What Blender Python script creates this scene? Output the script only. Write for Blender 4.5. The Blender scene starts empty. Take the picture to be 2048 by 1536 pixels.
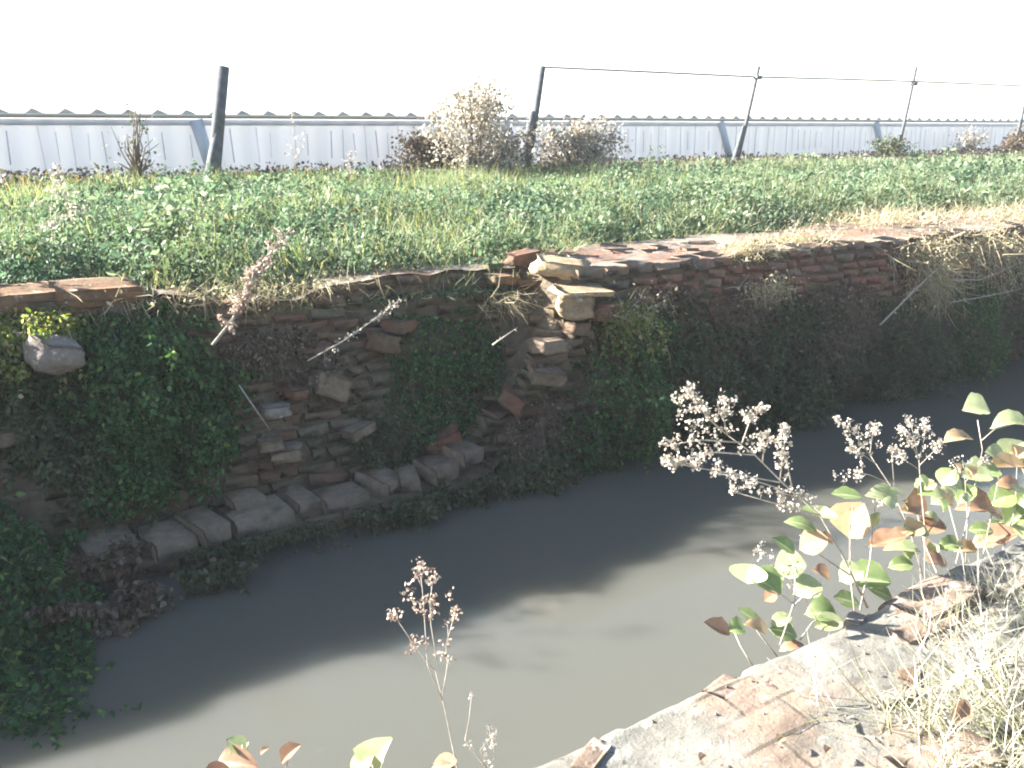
import bpy, math, random
import numpy as np
from mathutils import Vector, Matrix, Euler
random.seed(7); rng = np.random.default_rng(11)
S = bpy.context.scene
# ------------------------------------------------------------ camera
FPX, VX, HY = 1773., 3900., 256.
PITCH = math.atan((768-HY)/FPX); KK = math.hypot(FPX, 768-HY); AZ = math.atan((VX-1024)/KK)
FW = np.array([math.cos(AZ)*math.cos(PITCH), math.sin(AZ)*math.cos(PITCH), -math.sin(PITCH)])
RT = np.array([math.sin(AZ), -math.cos(AZ), 0.]); UP = np.cross(RT, FW)
cam = bpy.data.objects.new('camera', bpy.data.cameras.new('camera')); S.collection.objects.link(cam)
m = Matrix(((RT[0], UP[0], -FW[0], 0), (RT[1], UP[1], -FW[1], 0), (RT[2], UP[2], -FW[2], 0), (0, 0, 0, 1)))
cam.matrix_world = m
cam.data.sensor_width = 36; cam.data.lens = FPX/2048*36
cam.data.clip_start = 0.05; cam.data.clip_end = 3000
S.camera = cam
# ------------------------------------------------------------ sky, sun, exposure
SUN_EL, SUN_SIDE = 23.9, 50.          # elevation; degrees left of the canal's perpendicular
w = bpy.data.worlds.new("World"); S.world = w; w.use_nodes = True
nt = w.node_tree; bg = nt.nodes['Background']
sky = nt.nodes.new('ShaderNodeTexSky'); sky.sky_type = 'NISHITA'; sky.sun_disc = False
sky.sun_elevation = math.radians(SUN_EL); sky.sun_rotation = math.radians(360-SUN_SIDE)
sky.air_density = 1.0; sky.dust_density = 1.0; sky.ozone_density = 1.0
nt.links.new(sky.outputs[0], bg.inputs[0]); bg.inputs[1].default_value = 0.05
# bright sunlit haze low in the sky on the far (sun) side
tc = nt.nodes.new('ShaderNodeTexCoord'); sp = nt.nodes.new('ShaderNodeSeparateXYZ'); nt.links.new(tc.outputs['Generated'], sp.inputs[0])
mr = nt.nodes.new('ShaderNodeMapRange'); mr.interpolation_type = 'SMOOTHSTEP'; mr.inputs[1].default_value = .36; mr.inputs[2].default_value = .12; mr.inputs[3].default_value = 0; mr.inputs[4].default_value = 1
nt.links.new(sp.outputs[2], mr.inputs[0])
dp = nt.nodes.new('ShaderNodeVectorMath'); dp.operation = 'DOT_PRODUCT'; dp.inputs[1].default_value = (-.2, .98, 0); nt.links.new(tc.outputs['Generated'], dp.inputs[0])
m2 = nt.nodes.new('ShaderNodeMapRange'); m2.interpolation_type = 'SMOOTHSTEP'; m2.inputs[1].default_value = -.3; m2.inputs[2].default_value = .35; m2.inputs[3].default_value = 0; m2.inputs[4].default_value = 1
nt.links.new(dp.outputs['Value'], m2.inputs[0])
ml = nt.nodes.new('ShaderNodeMath'); ml.operation = 'MULTIPLY'; nt.links.new(mr.outputs[0], ml.inputs[0]); nt.links.new(m2.outputs[0], ml.inputs[1])
b2 = nt.nodes.new('ShaderNodeBackground'); b2.inputs[0].default_value = (1, .98, .95, 1)
m3 = nt.nodes.new('ShaderNodeMath'); m3.operation = 'MULTIPLY'; m3.inputs[1].default_value = .17; nt.links.new(ml.outputs[0], m3.inputs[0]); nt.links.new(m3.outputs[0], b2.inputs[1])
ad = nt.nodes.new('ShaderNodeAddShader'); nt.links.new(bg.outputs[0], ad.inputs[0]); nt.links.new(b2.outputs[0], ad.inputs[1])
nt.links.new(ad.outputs[0], nt.nodes['World Output'].inputs[0])
sl = bpy.data.lights.new('sun', 'SUN'); sl.energy = 5.0; sl.angle = math.radians(0.7); sl.color = (1, .95, .87)
sun = bpy.data.objects.new('sun', sl); S.collection.objects.link(sun)
e, a = math.radians(SUN_EL), math.radians(SUN_SIDE)
SD = Vector((-math.sin(a)*math.cos(e), math.cos(a)*math.cos(e), math.sin(e)))
sun.rotation_euler = SD.to_track_quat('Z', 'Y').to_euler()
S.view_settings.view_transform = 'Standard'; S.view_settings.look = 'None'
S.view_settings.exposure = 2.7; S.view_settings.gamma = 1
S.cycles.filter_width = 2.0
S.cycles.max_bounces = 6; S.cycles.transparent_max_bounces = 6

# ------------------------------------------------------------ helpers
def ray(x, y): return FW*FPX + RT*(x-1024) + UP*(768-y)
def onz(x, y, z): d = ray(x, y); return d*(z/d[2])
def ony(x, y, Y): d = ray(x, y); return d*(Y/d[1])
TAB = rng.random((256, 256))
def vn(x, y):
    x = np.asarray(x, float); y = np.asarray(y, float)
    xi = np.floor(x).astype(int); yi = np.floor(y).astype(int); fx = x-xi; fy = y-yi
    fx = fx*fx*(3-2*fx); fy = fy*fy*(3-2*fy)
    g = lambda i, j: TAB[(xi+i) % 256, (yi+j) % 256]
    return (g(0,0)*(1-fx)+g(1,0)*fx)*(1-fy)+(g(0,1)*(1-fx)+g(1,1)*fx)*fy - .5
def fbm(x, y, f=1., o=4):
    r = 0; a = 1.
    for i in range(o): r = r + a*vn(x*f+17.3*i, y*f+5.1*i); f *= 2.03; a *= .5
    return r
def sst(x, a, b): t = np.clip((x-a)/(b-a), 0, 1); return t*t*(3-2*t)

def link(o, parent=None):
    S.collection.objects.link(o)
    if parent is not None: o.parent = parent
    return o
def tag(o, label=None, cat=None, group=None, kind=None):
    if label: o['label'] = label
    if cat: o['category'] = cat
    if group: o['group'] = group
    if kind: o['kind'] = kind
    return o
def empty(name, loc):
    o = bpy.data.objects.new(name, None); o.location = loc; o.empty_display_size = .1
    return link(o)
def mesh_np(name, V, F, mat, parent=None, rnd=None, smooth=False):
    """V (n,3) world coordinates; F list of (k,m) int arrays or list of tuples"""
    me = bpy.data.meshes.new(name)
    if isinstance(F, np.ndarray): F = [F]
    if len(F) and isinstance(F[0], np.ndarray):
        sizes = np.concatenate([np.full(len(f), f.shape[1]) for f in F]); idx = np.concatenate([f.ravel() for f in F])
    else:
        sizes = np.array([len(f) for f in F]); idx = np.array([i for f in F for i in f])
    V = np.asarray(V, float)
    if parent is not None: V = V - np.array(parent_loc(parent))
    me.vertices.add(len(V)); me.vertices.foreach_set('co', V.ravel())
    me.loops.add(len(idx)); me.loops.foreach_set('vertex_index', idx.astype(np.int32))
    me.polygons.add(len(sizes)); st = np.concatenate([[0], np.cumsum(sizes)[:-1]])
    me.polygons.foreach_set('loop_start', st.astype(np.int32))
    me.update(calc_edges=True); me.validate()
    if rnd is not None:
        at = me.attributes.new('rnd', 'FLOAT', 'FACE'); at.data.foreach_set('value', np.asarray(rnd, np.float32))
    if smooth: me.polygons.foreach_set('use_smooth', np.ones(len(me.polygons), bool))
    me.materials.append(mat)
    return link(bpy.data.objects.new(name, me), parent)
def parent_loc(p):
    l = Vector(p.location)
    while p.parent is not None: p = p.parent; l = l + p.location
    return l
class MB:
    def __init__(s): s.v = []; s.f = []; s.r = []
    def add(s, V, F, r=None):
        b = len(s.v); s.v += [tuple(p) for p in V]; s.f += [tuple(i+b for i in f) for f in F]
        r = random.random() if r is None else r
        s.r += [r]*len(F)
    def box(s, c, size, rot=(0, 0, 0), jit=0., r=None, bev=0.0):
        sx, sy, sz = [k/2 for k in size]; R = Euler(rot).to_matrix(); c = Vector(c)
        # chamfered box: 24 verts
        b = bev if bev > 0 else min(size)*.1
        P = []; id = {}
        for ix in (-1, 1):
            for iy in (-1, 1):
                for iz in (-1, 1):
                    j = Vector([random.gauss(0, jit) for _ in range(3)])
                    for ax in range(3):
                        q = [ix*(sx-b), iy*(sy-b), iz*(sz-b)]; q[ax] = (ix*sx, iy*sy, iz*sz)[ax]
                        id[(ix, iy, iz, ax)] = len(P); P.append(c + R @ (Vector(q)+j))
        F = []
        for ax in range(3):
            o1, o2 = [k for k in range(3) if k != ax]
            for s1 in (-1, 1):
                q = []
                for (u, v) in ((-1, -1), (1, -1), (1, 1), (-1, 1)):
                    k = [0, 0, 0]; k[ax] = s1; k[o1] = u; k[o2] = v; q.append(id[(*k, ax)])
                F.append(q)
            # edges along axis ax
            for u in (-1, 1):
                for v in (-1, 1):
                    def K(t, fa):
                        k = [0, 0, 0]; k[ax] = t; k[o1] = u; k[o2] = v; return id[(*k, fa)]
                    F.append([K(-1, o1), K(1, o1), K(1, o2), K(-1, o2)])
        for ix in (-1, 1):
            for iy in (-1, 1):
                for iz in (-1, 1): F.append([id[(ix, iy, iz, k)] for k in range(3)])
        s.add(P, F, r)
    def tube(s, pts, r0, r1=None, n=5, r=None, taper=None):
        r1 = r0 if r1 is None else r1; pts = [Vector(p) for p in pts]; V = []; F = []; N = len(pts)
        for i, p in enumerate(pts):
            t = (pts[min(i+1, N-1)]-pts[max(i-1, 0)]).normalized()
            a = t.cross(Vector((.3, .2, 1)) if abs(t.z) < .95 else Vector((1, 0, 0))).normalized(); b = t.cross(a)
            rr = r0+(r1-r0)*i/max(N-1, 1)
            for k in range(n):
                an = 2*math.pi*k/n; V.append(p+a*rr*math.cos(an)+b*rr*math.sin(an))
        for i in range(N-1):
            for k in range(n): F.append((i*n+k, i*n+(k+1) % n, (i+1)*n+(k+1) % n, (i+1)*n+k))
        F.append(tuple(range(n))[::-1]); F.append(tuple((N-1)*n+k for k in range(n)))
        s.add(V, F, r)
    def build(s, name, mat, parent=None, smooth=False):
        return mesh_np(name, np.array([tuple(p) for p in s.v]), s.f, mat, parent, s.r, smooth)

def unit(v): return v/np.maximum(np.linalg.norm(v, axis=1, keepdims=True), 1e-9)
def leaves(P, size, dirn=(0, 0, -1), spread=1., aspect=.6, fold=.25, rs=(.6, 1.3)):
    """folded 6-vertex leaves, 4 faces each -> V, F(quads), per-leaf rnd"""
    n = len(P); ax = unit(np.array(dirn)+rng.normal(0, spread, (n, 3)))
    nn = unit(np.cross(ax, rng.normal(0, 1, (n, 3)))); sd = np.cross(ax, nn)
    L = (size*rng.uniform(rs[0], rs[1], n))[:, None]; W = L*aspect*.5; H = L*fold*rng.uniform(.2, 1, (n, 1))
    base = P; tip = P+ax*L - nn*H*.6
    l1 = P+ax*L*.32+sd*W+nn*H*.5; l2 = P+ax*L*.72+sd*W*.75+nn*H*.3
    r1 = P+ax*L*.32-sd*W+nn*H*.5; r2 = P+ax*L*.72-sd*W*.75+nn*H*.3
    V = np.stack([base, l1, l2, tip, r2, r1], 1).reshape(-1, 3)
    i = np.arange(n)[:, None]*6
    F = np.concatenate([i+np.array([[0, 1, 2, 3]]), i+np.array([[0, 3, 4, 5]])])
    r = rng.random(n); return V, F, np.concatenate([r, r])
def blades(P, h, wd, dirn=(0, 0, 1), spread=.35, bend=.5):
    n = len(P); ax = unit(np.array(dirn)+rng.normal(0, spread, (n, 3)))
    sd = unit(np.cross(ax, rng.normal(0, 1, (n, 3)))); bd = np.cross(ax, sd)
    L = (h*rng.uniform(.5, 1.4, n))[:, None]; W = (wd*rng.uniform(.6, 1.3, n))[:, None]*.5
    B = bend*rng.uniform(0, 1, (n, 1))*L
    m1 = P+ax*L*.5+bd*B*.25; tip = P+ax*L*.95+bd*B
    V = np.stack([P-sd*W, P+sd*W, m1+sd*W*.8, m1-sd*W*.8, tip+sd*W*.15, tip-sd*W*.15], 1).reshape(-1, 3)
    i = np.arange(n)[:, None]*6
    F = np.concatenate([i+np.array([[0, 1, 2, 3]]), i+np.array([[3, 2, 4, 5]])])
    r = rng.random(n); return V, F, np.concatenate([r, r])
def join(parts):
    V = []; F = []; R = []; b = 0
    for v, f, r in parts: V.append(v); F.append(f+b); R.append(r); b += len(v)
    return np.concatenate(V), np.concatenate(F), np.concatenate(R)

# ------------------------------------------------------------ materials
def newmat(name):
    m = bpy.data.materials.new(name); m.use_nodes = True; n = m.node_tree
    return m, n, n.nodes['Principled BSDF'], n.nodes['Material Output']
def ramp(n, stops, fac, interp='LINEAR'):
    r = n.nodes.new('ShaderNodeValToRGB'); r.color_ramp.interpolation = interp
    el = r.color_ramp.elements
    while len(el) > 1: el.remove(el[0])
    el[0].position = stops[0][0]; el[0].color = (*stops[0][1], 1)
    for p, c in stops[1:]: k = el.new(p); k.color = (*c, 1)
    n.links.new(fac, r.inputs[0]); return r.outputs[0]
def noise(n, scale, detail=5, rough=.6, vec=None, w=None):
    t = n.nodes.new('ShaderNodeTexNoise'); t.inputs['Scale'].default_value = scale
    t.inputs['Detail'].default_value = detail; t.inputs['Roughness'].default_value = rough
    if vec is None:
        g = n.nodes.new('ShaderNodeNewGeometry'); vec = g.outputs['Position']
    n.links.new(vec, t.inputs['Vector']); return t.outputs['Fac']
def mixc(n, f, a, b, mode='MIX'):
    x = n.nodes.new('ShaderNodeMix'); x.data_type = 'RGBA'; x.blend_type = mode
    for s, v in ((x.inputs[0], f), (x.inputs[6], a), (x.inputs[7], b)):
        if hasattr(v, 'is_output'): n.links.new(v, s)
        else: s.default_value = v if isinstance(v, (int, float)) else (*v, 1)
    return x.outputs[2]
def bump(n, h, p, strength=.5, dist=.02):
    b = n.nodes.new('ShaderNodeBump'); b.inputs['Strength'].default_value = strength; b.inputs['Distance'].default_value = dist
    n.links.new(h, b.inputs['Height']); n.links.new(b.outputs[0], p.inputs['Normal'])
def attr(n, name='rnd'):
    a = n.nodes.new('ShaderNodeAttribute'); a.attribute_name = name; return a.outputs['Fac']
def leafmat(name, stops, transl=.4, tint=(1.25, 1.2, .55), patch=None, rough=.6, spec=.3):
    m, n, p, o = newmat(name)
    c = ramp(n, stops, attr(n))
    if patch is not None:
        f = ramp(n, [(.42, (0, 0, 0)), (.6, (1, 1, 1))], noise(n, patch[0], 2))
        c = mixc(n, f, c, mixc(n, .6, c, patch[1]))
    n.links.new(c, p.inputs['Base Color']); p.inputs['Roughness'].default_value = rough
    p.inputs['Specular IOR Level'].default_value = spec
    t = n.nodes.new('ShaderNodeBsdfTranslucent'); n.links.new(mixc(n, 1., c, tint, 'MULTIPLY'), t.inputs[0])
    mx = n.nodes.new('ShaderNodeMixShader'); mx.inputs[0].default_value = transl
    n.links.new(p.outputs[0], mx.inputs[1]); n.links.new(t.outputs[0], mx.inputs[2]); n.links.new(mx.outputs[0], o.inputs[0])
    return m
def plain(name, stops, scale=8, rough=.85, bs=.4, bd=.01, rnd=None, detail=6, bscale=40):
    m, n, p, o = newmat(name)
    c = ramp(n, stops, noise(n, scale, detail))
    if rnd: c = mixc(n, .6, c, ramp(n, rnd, attr(n)))
    n.links.new(c, p.inputs['Base Color']); p.inputs['Roughness'].default_value = rough
    bump(n, noise(n, bscale, 5), p, bs, bd); p.inputs['Specular IOR Level'].default_value = .25
    return m
M = {}
M['field'] = leafmat('weed leaves', [(0, (.04, .08, .055)), (.28, (.08, .145, .09)), (.55, (.125, .20, .125)), (.8, (.22, .29, .18)), (.93, (.38, .40, .28)), (1, (.55, .53, .42))], .42, (1.05, 1.15, .95), (.9, (.13, .17, .09)))
M['fieldgrass'] = leafmat('field grass', [(0, (.10, .17, .09)), (.5, (.20, .26, .15)), (1, (.50, .47, .35))], .4)
M['ivy'] = leafmat('green creeper leaves', [(0, (.03, .07, .035)), (.5, (.05, .12, .05)), (.85, (.08, .18, .07)), (1, (.22, .32, .10))], .35)
M['darkweed'] = leafmat('dark hanging weed leaves', [(0, (.05, .06, .04)), (.45, (.06, .095, .05)), (.8, (.10, .13, .065)), (1, (.20, .17, .12))], .3)
M['brownweed'] = leafmat('brown withered leaves', [(0, (.08, .055, .05)), (.5, (.16, .12, .10)), (.85, (.20, .17, .12)), (1, (.34, .29, .22))], .3)
M['limeweed'] = leafmat('lime green leaves', [(0, (.10, .17, .04)), (.5, (.20, .26, .08)), (.85, (.36, .34, .18)), (1, (.45, .40, .30))], .5)
M['straw'] = leafmat('bleached straw', [(0, (.24, .2, .12)), (.5, (.42, .37, .24)), (1, (.62, .56, .42))], .35, (1.05, 1., .8))
M['neargrass'] = leafmat('straw and green grass', [(0, (.17, .2, .09)), (.25, (.36, .34, .22)), (.6, (.55, .52, .42)), (1, (.72, .69, .60))], .35, (1.02, 1.02, .95))
M['twig'] = plain('dry twig bark', [(.3, (.10, .075, .055)), (.7, (.22, .18, .14))], 30)
M['stalk'] = plain('bleached stalk', [(.3, (.30, .26, .21)), (.7, (.52, .47, .40))], 60)
M['seed'] = leafmat('fluffy seed heads', [(0, (.30, .27, .23)), (.5, (.48, .44, .39)), (1, (.68, .64, .58))], .3, (1.05, 1, .9))
M['seedpink'] = leafmat('pinkish brown seed heads', [(0, (.22, .15, .12)), (.5, (.38, .30, .25)), (1, (.55, .47, .40))], .3, (1.05, 1, .9))
M['deadbush'] = leafmat('dead bush leaves', [(0, (.20, .18, .15)), (.5, (.42, .38, .33)), (1, (.62, .58, .52))], .35, (1.05, 1, .8))
M['brush'] = leafmat('dark brown brush', [(0, (.04, .03, .025)), (1, (.13, .10, .08))], .2)
M['soil'] = plain('bank soil', [(.3, (.05, .042, .03)), (.7, (.12, .10, .07))], 3)
M['post'] = plain('weathered grey timber', [(.3, (.07, .075, .085)), (.7, (.14, .15, .16))], 12, bscale=60)
M['metal'] = plain('dull grey rail', [(.3, (.16, .16, .16)), (.7, (.24, .24, .24))], 20, .6)

def brickmat(name, stops, dirt=.5, lichen=0., moss=.0, sc=9.):
    m, n, p, o = newmat(name)
    c = ramp(n, stops, attr(n))
    c = mixc(n, ramp(n, [(.35, (.1, .1, .1)), (.75, (.9, .9, .9))], noise(n, sc*2.5, 6)), c, mixc(n, 1., c, (.55, .5, .47), 'MULTIPLY'))
    d = ramp(n, [(.5-dirt*.3, (0, 0, 0)), (.85-dirt*.3, (1, 1, 1))], noise(n, sc*.35, 6, .65))
    c = mixc(n, d, mixc(n, ramp(n, [(.3, (0, 0, 0)), (.7, (1, 1, 1))], noise(n, 25, 4)), (.10, .08, .055), (.17, .14, .10)), c)
    if lichen:
        c = mixc(n, ramp(n, [(.62-lichen*.2, (0, 0, 0)), (.72-lichen*.2, (1, 1, 1))], noise(n, 14, 7, .7)), c, (.50, .47, .42))
    if moss: c = mixc(n, ramp(n, [(.55, (0, 0, 0)), (.7, (moss, moss, moss))], noise(n, 5, 6)), c, (.04, .06, .02))
    n.links.new(c, p.inputs['Base Color']); p.inputs['Roughness'].default_value = .9
    p.inputs['Specular IOR Level'].default_value = .2
    bump(n, noise(n, 45, 6, .7), p, .8, .012)
    return m
BR = [(0, (.15, .08, .06)), (.3, (.25, .11, .075)), (.6, (.21, .13, .09)), (.8, (.18, .14, .11)), (.93, (.22, .19, .14)), (1, (.30, .26, .20))]
M['brick'] = brickmat('old dirty brick', BR, .35, 0, .7)
M['redbrick'] = brickmat('red brick', [(0, (.20, .09, .065)), (1, (.28, .12, .085))], .55)
M['redwall'] = brickmat('red brick courses', [(0, (.24, .12, .09)), (.6, (.36, .16, .115)), (1, (.27, .19, .145))], .75)
M['orange'] = brickmat('orange ochre coping', [(0, (.22, .125, .07)), (1, (.28, .16, .09))], .6, .1)
M['buff'] = brickmat('pale buff mortar block', [(0, (.46, .35, .22)), (1, (.54, .42, .27))], .9, .25)
M['tan'] = brickmat('tan worn brick', [(0, (.30, .17, .12)), (.5, (.27, .2, .15)), (1, (.38, .29, .21))], .85, .15)
M['block'] = brickmat('grey brown ledge block', [(0, (.22, .17, .13)), (1, (.30, .24, .185))], .9, 0., .5)
M['stone'] = brickmat('pale pinkish stone', [(0, (.25, .225, .2)), (1, (.32, .285, .26))], .95, .2)
M['core'] = plain('muddy rubble core', [(.25, (.05, .04, .03)), (.5, (.12, .095, .065)), (.75, (.19, .155, .11))], 7, bs=1., bd=.03, bscale=22)

def capmat():
    m, n, p, o = newmat('wall top mortar')
    g = n.nodes.new('ShaderNodeNewGeometry')
    b = n.nodes.new('ShaderNodeTexBrick'); b.inputs['Scale'].default_value = 1.; b.inputs['Brick Width'].default_value = .25
    b.inputs['Row Height'].default_value = .12; b.inputs['Mortar Size'].default_value = .012
    b.inputs['Color1'].default_value = (.30, .16, .10, 1); b.inputs['Color2'].default_value = (.2, .11, .075, 1); b.inputs['Mortar'].default_value = (.13, .11, .09, 1)
    mp = n.nodes.new('ShaderNodeMapping'); mp.inputs['Rotation'].default_value = (0, 0, .1)
    n.links.new(g.outputs['Position'], mp.inputs[0]); n.links.new(mp.outputs[0], b.inputs['Vector'])
    mort = ramp(n, [(.3, (.15, .13, .11)), (.5, (.25, .21, .165)), (.7, (.36, .30, .23))], noise(n, 6, 7, .7))
    c = mixc(n, ramp(n, [(.44, (0, 0, 0)), (.56, (1, 1, 1))], noise(n, 1.7, 4, .6)), b.outputs['Color'], mort)
    c = mixc(n, ramp(n, [(.56, (0, 0, 0)), (.66, (1, 1, 1))], noise(n, 9, 7, .7)), c, (.2, .18, .17))
    n.links.new(c, p.inputs['Base Color']); p.inputs['Roughness'].default_value = .9
    bump(n, noise(n, 28, 7, .7), p, .9, .03)
    return m
M['cap'] = capmat()
def nearmat():
    m, n, p, o = newmat('near ledge concrete and brick')
    c = ramp(n, [(.28, (.12, .115, .10)), (.42, (.185, .178, .155)), (.55, (.24, .23, .2)), (.72, (.36, .35, .31))], noise(n, 7, 8, .72))
    f = ramp(n, [(.50, (0, 0, 0)), (.6, (1, 1, 1))], noise(n, 2.3, 4, .6))
    c = mixc(n, f, c, mixc(n, ramp(n, [(.3, (0, 0, 0)), (.7, (1, 1, 1))], noise(n, 20, 5)), (.25, .185, .14), (.31, .24, .185)))
    c = mixc(n, ramp(n, [(.60, (0, 0, 0)), (.66, (1, 1, 1))], noise(n, 26, 6, .7)), c, (.42, .41, .37))
    c = mixc(n, ramp(n, [(.30, (1, 1, 1)), (.37, (0, 0, 0))], noise(n, 60, 4, .6)), c, (.10, .09, .075))
    g2 = n.nodes.new('ShaderNodeNewGeometry'); bt = n.nodes.new('ShaderNodeTexBrick'); n.links.new(g2.outputs['Position'], bt.inputs['Vector']); bt.inputs['Scale'].default_value = 1; bt.inputs['Brick Width'].default_value = .24; bt.inputs['Row Height'].default_value = .11; bt.inputs['Mortar Size'].default_value = .006; bt.inputs['Color1'].default_value = (0, 0, 0, 1); bt.inputs['Color2'].default_value = (.1, .1, .1, 1); bt.inputs['Mortar'].default_value = (.8, .8, .8, 1)
    c = mixc(n, mixc(n, f, (0, 0, 0), bt.outputs['Color']), c, (.09, .08, .065))
    n.links.new(c, p.inputs['Base Color']); p.inputs['Roughness'].default_value = .9; p.inputs['Specular IOR Level'].default_value = .2
    bump(n, noise(n, 50, 8, .75), p, .8, .012)
    return m
M['near'] = nearmat()
def watermat():
    m, n, p, o = newmat('murky canal water')
    g = n.nodes.new('ShaderNodeNewGeometry')
    c = mixc(n, noise(n, .8, 4), (.098, .099, .085), (.112, .112, .096))
    c = mixc(n, ramp(n, [(.66, (0, 0, 0)), (.74, (.5, .5, .5))], noise(n, 3.5, 6, .7)), c, (.13, .135, .095))
    n.links.new(c, p.inputs['Base Color']); p.inputs['Roughness'].default_value = .09
    p.inputs['IOR'].default_value = 1.33; p.subsurface_method = 'BURLEY'; p.inputs['Subsurface Weight'].default_value = 1.; p.inputs['Subsurface Scale'].default_value = .32; p.inputs['Subsurface Radius'].default_value = (1, 1, .8)
    bump(n, noise(n, 1.6, 3, .5), p, .10, .02)
    return m
M['water'] = watermat()
def shedmat():
    m, n, p, o = newmat('white corrugated panel')
    g = n.nodes.new('ShaderNodeNewGeometry'); sx = n.nodes.new('ShaderNodeSeparateXYZ'); n.links.new(g.outputs['Position'], sx.inputs[0])
    st = n.nodes.new('ShaderNodeCombineXYZ'); mu = n.nodes.new('ShaderNodeMath'); mu.operation = 'MULTIPLY'; mu.inputs[1].default_value = .15
    n.links.new(sx.outputs[2], mu.inputs[0]); n.links.new(sx.outputs[0], st.inputs[0]); n.links.new(mu.outputs[0], st.inputs[2])
    c = mixc(n, ramp(n, [(.35, (0, 0, 0)), (.7, (.6, .6, .6))], noise(n, 3, 5, .6, st.outputs[0])), (.92, .93, .95), (.86, .88, .91))
    n.links.new(c, p.inputs['Base Color']); p.inputs['Roughness'].default_value = .6
    t = n.nodes.new('ShaderNodeBsdfTranslucent'); n.links.new(c, t.inputs[0])
    mx = n.nodes.new('ShaderNodeMixShader'); mx.inputs[0].default_value = .5
    n.links.new(p.outputs[0], mx.inputs[1]); n.links.new(t.outputs[0], mx.inputs[2]); n.links.new(mx.outputs[0], o.inputs[0])
    return m
M['shed'] = shedmat()
M['fascia'] = plain('tan eaves board', [(.3, (.55, .43, .28)), (.7, (.64, .52, .36))], 6)
M['endshade'] = plain('grey shade of sheet ends', [(.3, (.40, .39, .38)), (.7, (.5, .49, .48))], 6)  # shade of the corrugation ends put into a grey colour
M['roof'] = plain('white roof sheet', [(.3, (.72, .72, .72)), (.7, (.8, .8, .8))], 2)
M['seamshadow'] = plain('grey blue seam and painted shadow', [(.3, (.48, .52, .58)), (.7, (.57, .61, .67))], 6)  # one tone for the sheet seams and the painted post shadows
def bigleaf(name, c1, c2, c3, tr=.35, vein=(.75, .8, .5)):
    m, n, p, o = newmat(name)
    f = ramp(n, [(.35, (0, 0, 0)), (.65, (1, 1, 1))], noise(n, 22, 5, .6))
    c = mixc(n, f, c1, c2)
    c = mixc(n, ramp(n, [(.6, (0, 0, 0)), (.7, (1, 1, 1))], noise(n, 35, 4)), c, c3)
    ut = n.nodes.new('ShaderNodeAttribute'); ut.attribute_name = 'vein'
    c = mixc(n, ramp(n, [(.0, (.6, .6, .6)), (.10, (0, 0, 0))], ut.outputs['Fac']), c, vein)
    n.links.new(c, p.inputs['Base Color']); p.inputs['Roughness'].default_value = .42; p.inputs['Specular IOR Level'].default_value = .6
    t = n.nodes.new('ShaderNodeBsdfTranslucent'); n.links.new(c, t.inputs[0])
    mx = n.nodes.new('ShaderNodeMixShader'); mx.inputs[0].default_value = tr
    n.links.new(p.outputs[0], mx.inputs[1]); n.links.new(t.outputs[0], mx.inputs[2]); n.links.new(mx.outputs[0], o.inputs[0])
    return m
M['bl_green'] = bigleaf('green bramble leaf', (.17, .24, .09), (.25, .32, .13), (.33, .36, .19))
M['bl_pale'] = bigleaf('pale sunlit leaf', (.28, .33, .16), (.40, .44, .25), (.48, .50, .34), .3, (.45, .48, .28))
M['bl_brown'] = bigleaf('brown withered leaf', (.24, .13, .075), (.36, .23, .15), (.15, .09, .06), .25, (.36, .26, .17))
M['bl_tan'] = bigleaf('tan withered leaf', (.38, .26, .15), (.46, .34, .2), (.22, .12, .06), .3, (.45, .35, .22))

# ------------------------------------------------------------ setting
WZ = -2.2
def gz(X, Y):        # far bank ground
    base = -1.0 + .42*sst(Y, 5.0, 11.5)
    return base + .06*fbm(X, Y, .9, 3)*sst(Y, 5.2, 6) - .08*sst(-Y, -5.6, -5.32)
def axis(lo, hi, st, far):
    c = np.arange(lo, hi+st/2, st); a = lo - np.geomspace(st*2, far, 14)[::-1]; b = hi + np.geomspace(st*2, far, 14)
    return np.concatenate([a, c, b])
def grid(xs, ys, zf):
    X, Y = np.meshgrid(xs, ys); Z = zf(X, Y); V = np.stack([X, Y, Z], -1).reshape(-1, 3)
    nx, ny = len(xs), len(ys); i = (np.arange(ny-1)[:, None]*nx+np.arange(nx-1)[None]).ravel()[:, None]
    return V, i+np.array([[0, 1, nx+1, nx]])
xs = axis(-4, 30, .12, 900); ys = np.concatenate([np.arange(5.32, 13, .1), 13+np.geomspace(.3, 1500, 20)])
V, F = grid(xs, ys, gz); tag(mesh_np('ground', V, F, M['soil'], smooth=True), kind='structure')
xs = axis(-3, 8, .06, 900); ys = np.concatenate([-np.geomspace(.8, 1200, 16)[::-1], np.arange(-.7, 1.16, .05)])
def nz(X, Y): return -1.48 + .03*fbm(X, Y, 3, 4) - .06*sst(-Y, 0, 1.5)
V, F = grid(xs, ys, nz); tag(mesh_np('near_bank', V, F, M['soil'], smooth=True), kind='structure')
xs = axis(-2, 12, .5, 900); ys = np.linspace(1.2, 5.6, 12)
V, F = grid(xs, ys, lambda X, Y: X*0+WZ); tag(mesh_np('canal_water', V, F, M['water']), kind='structure')

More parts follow.
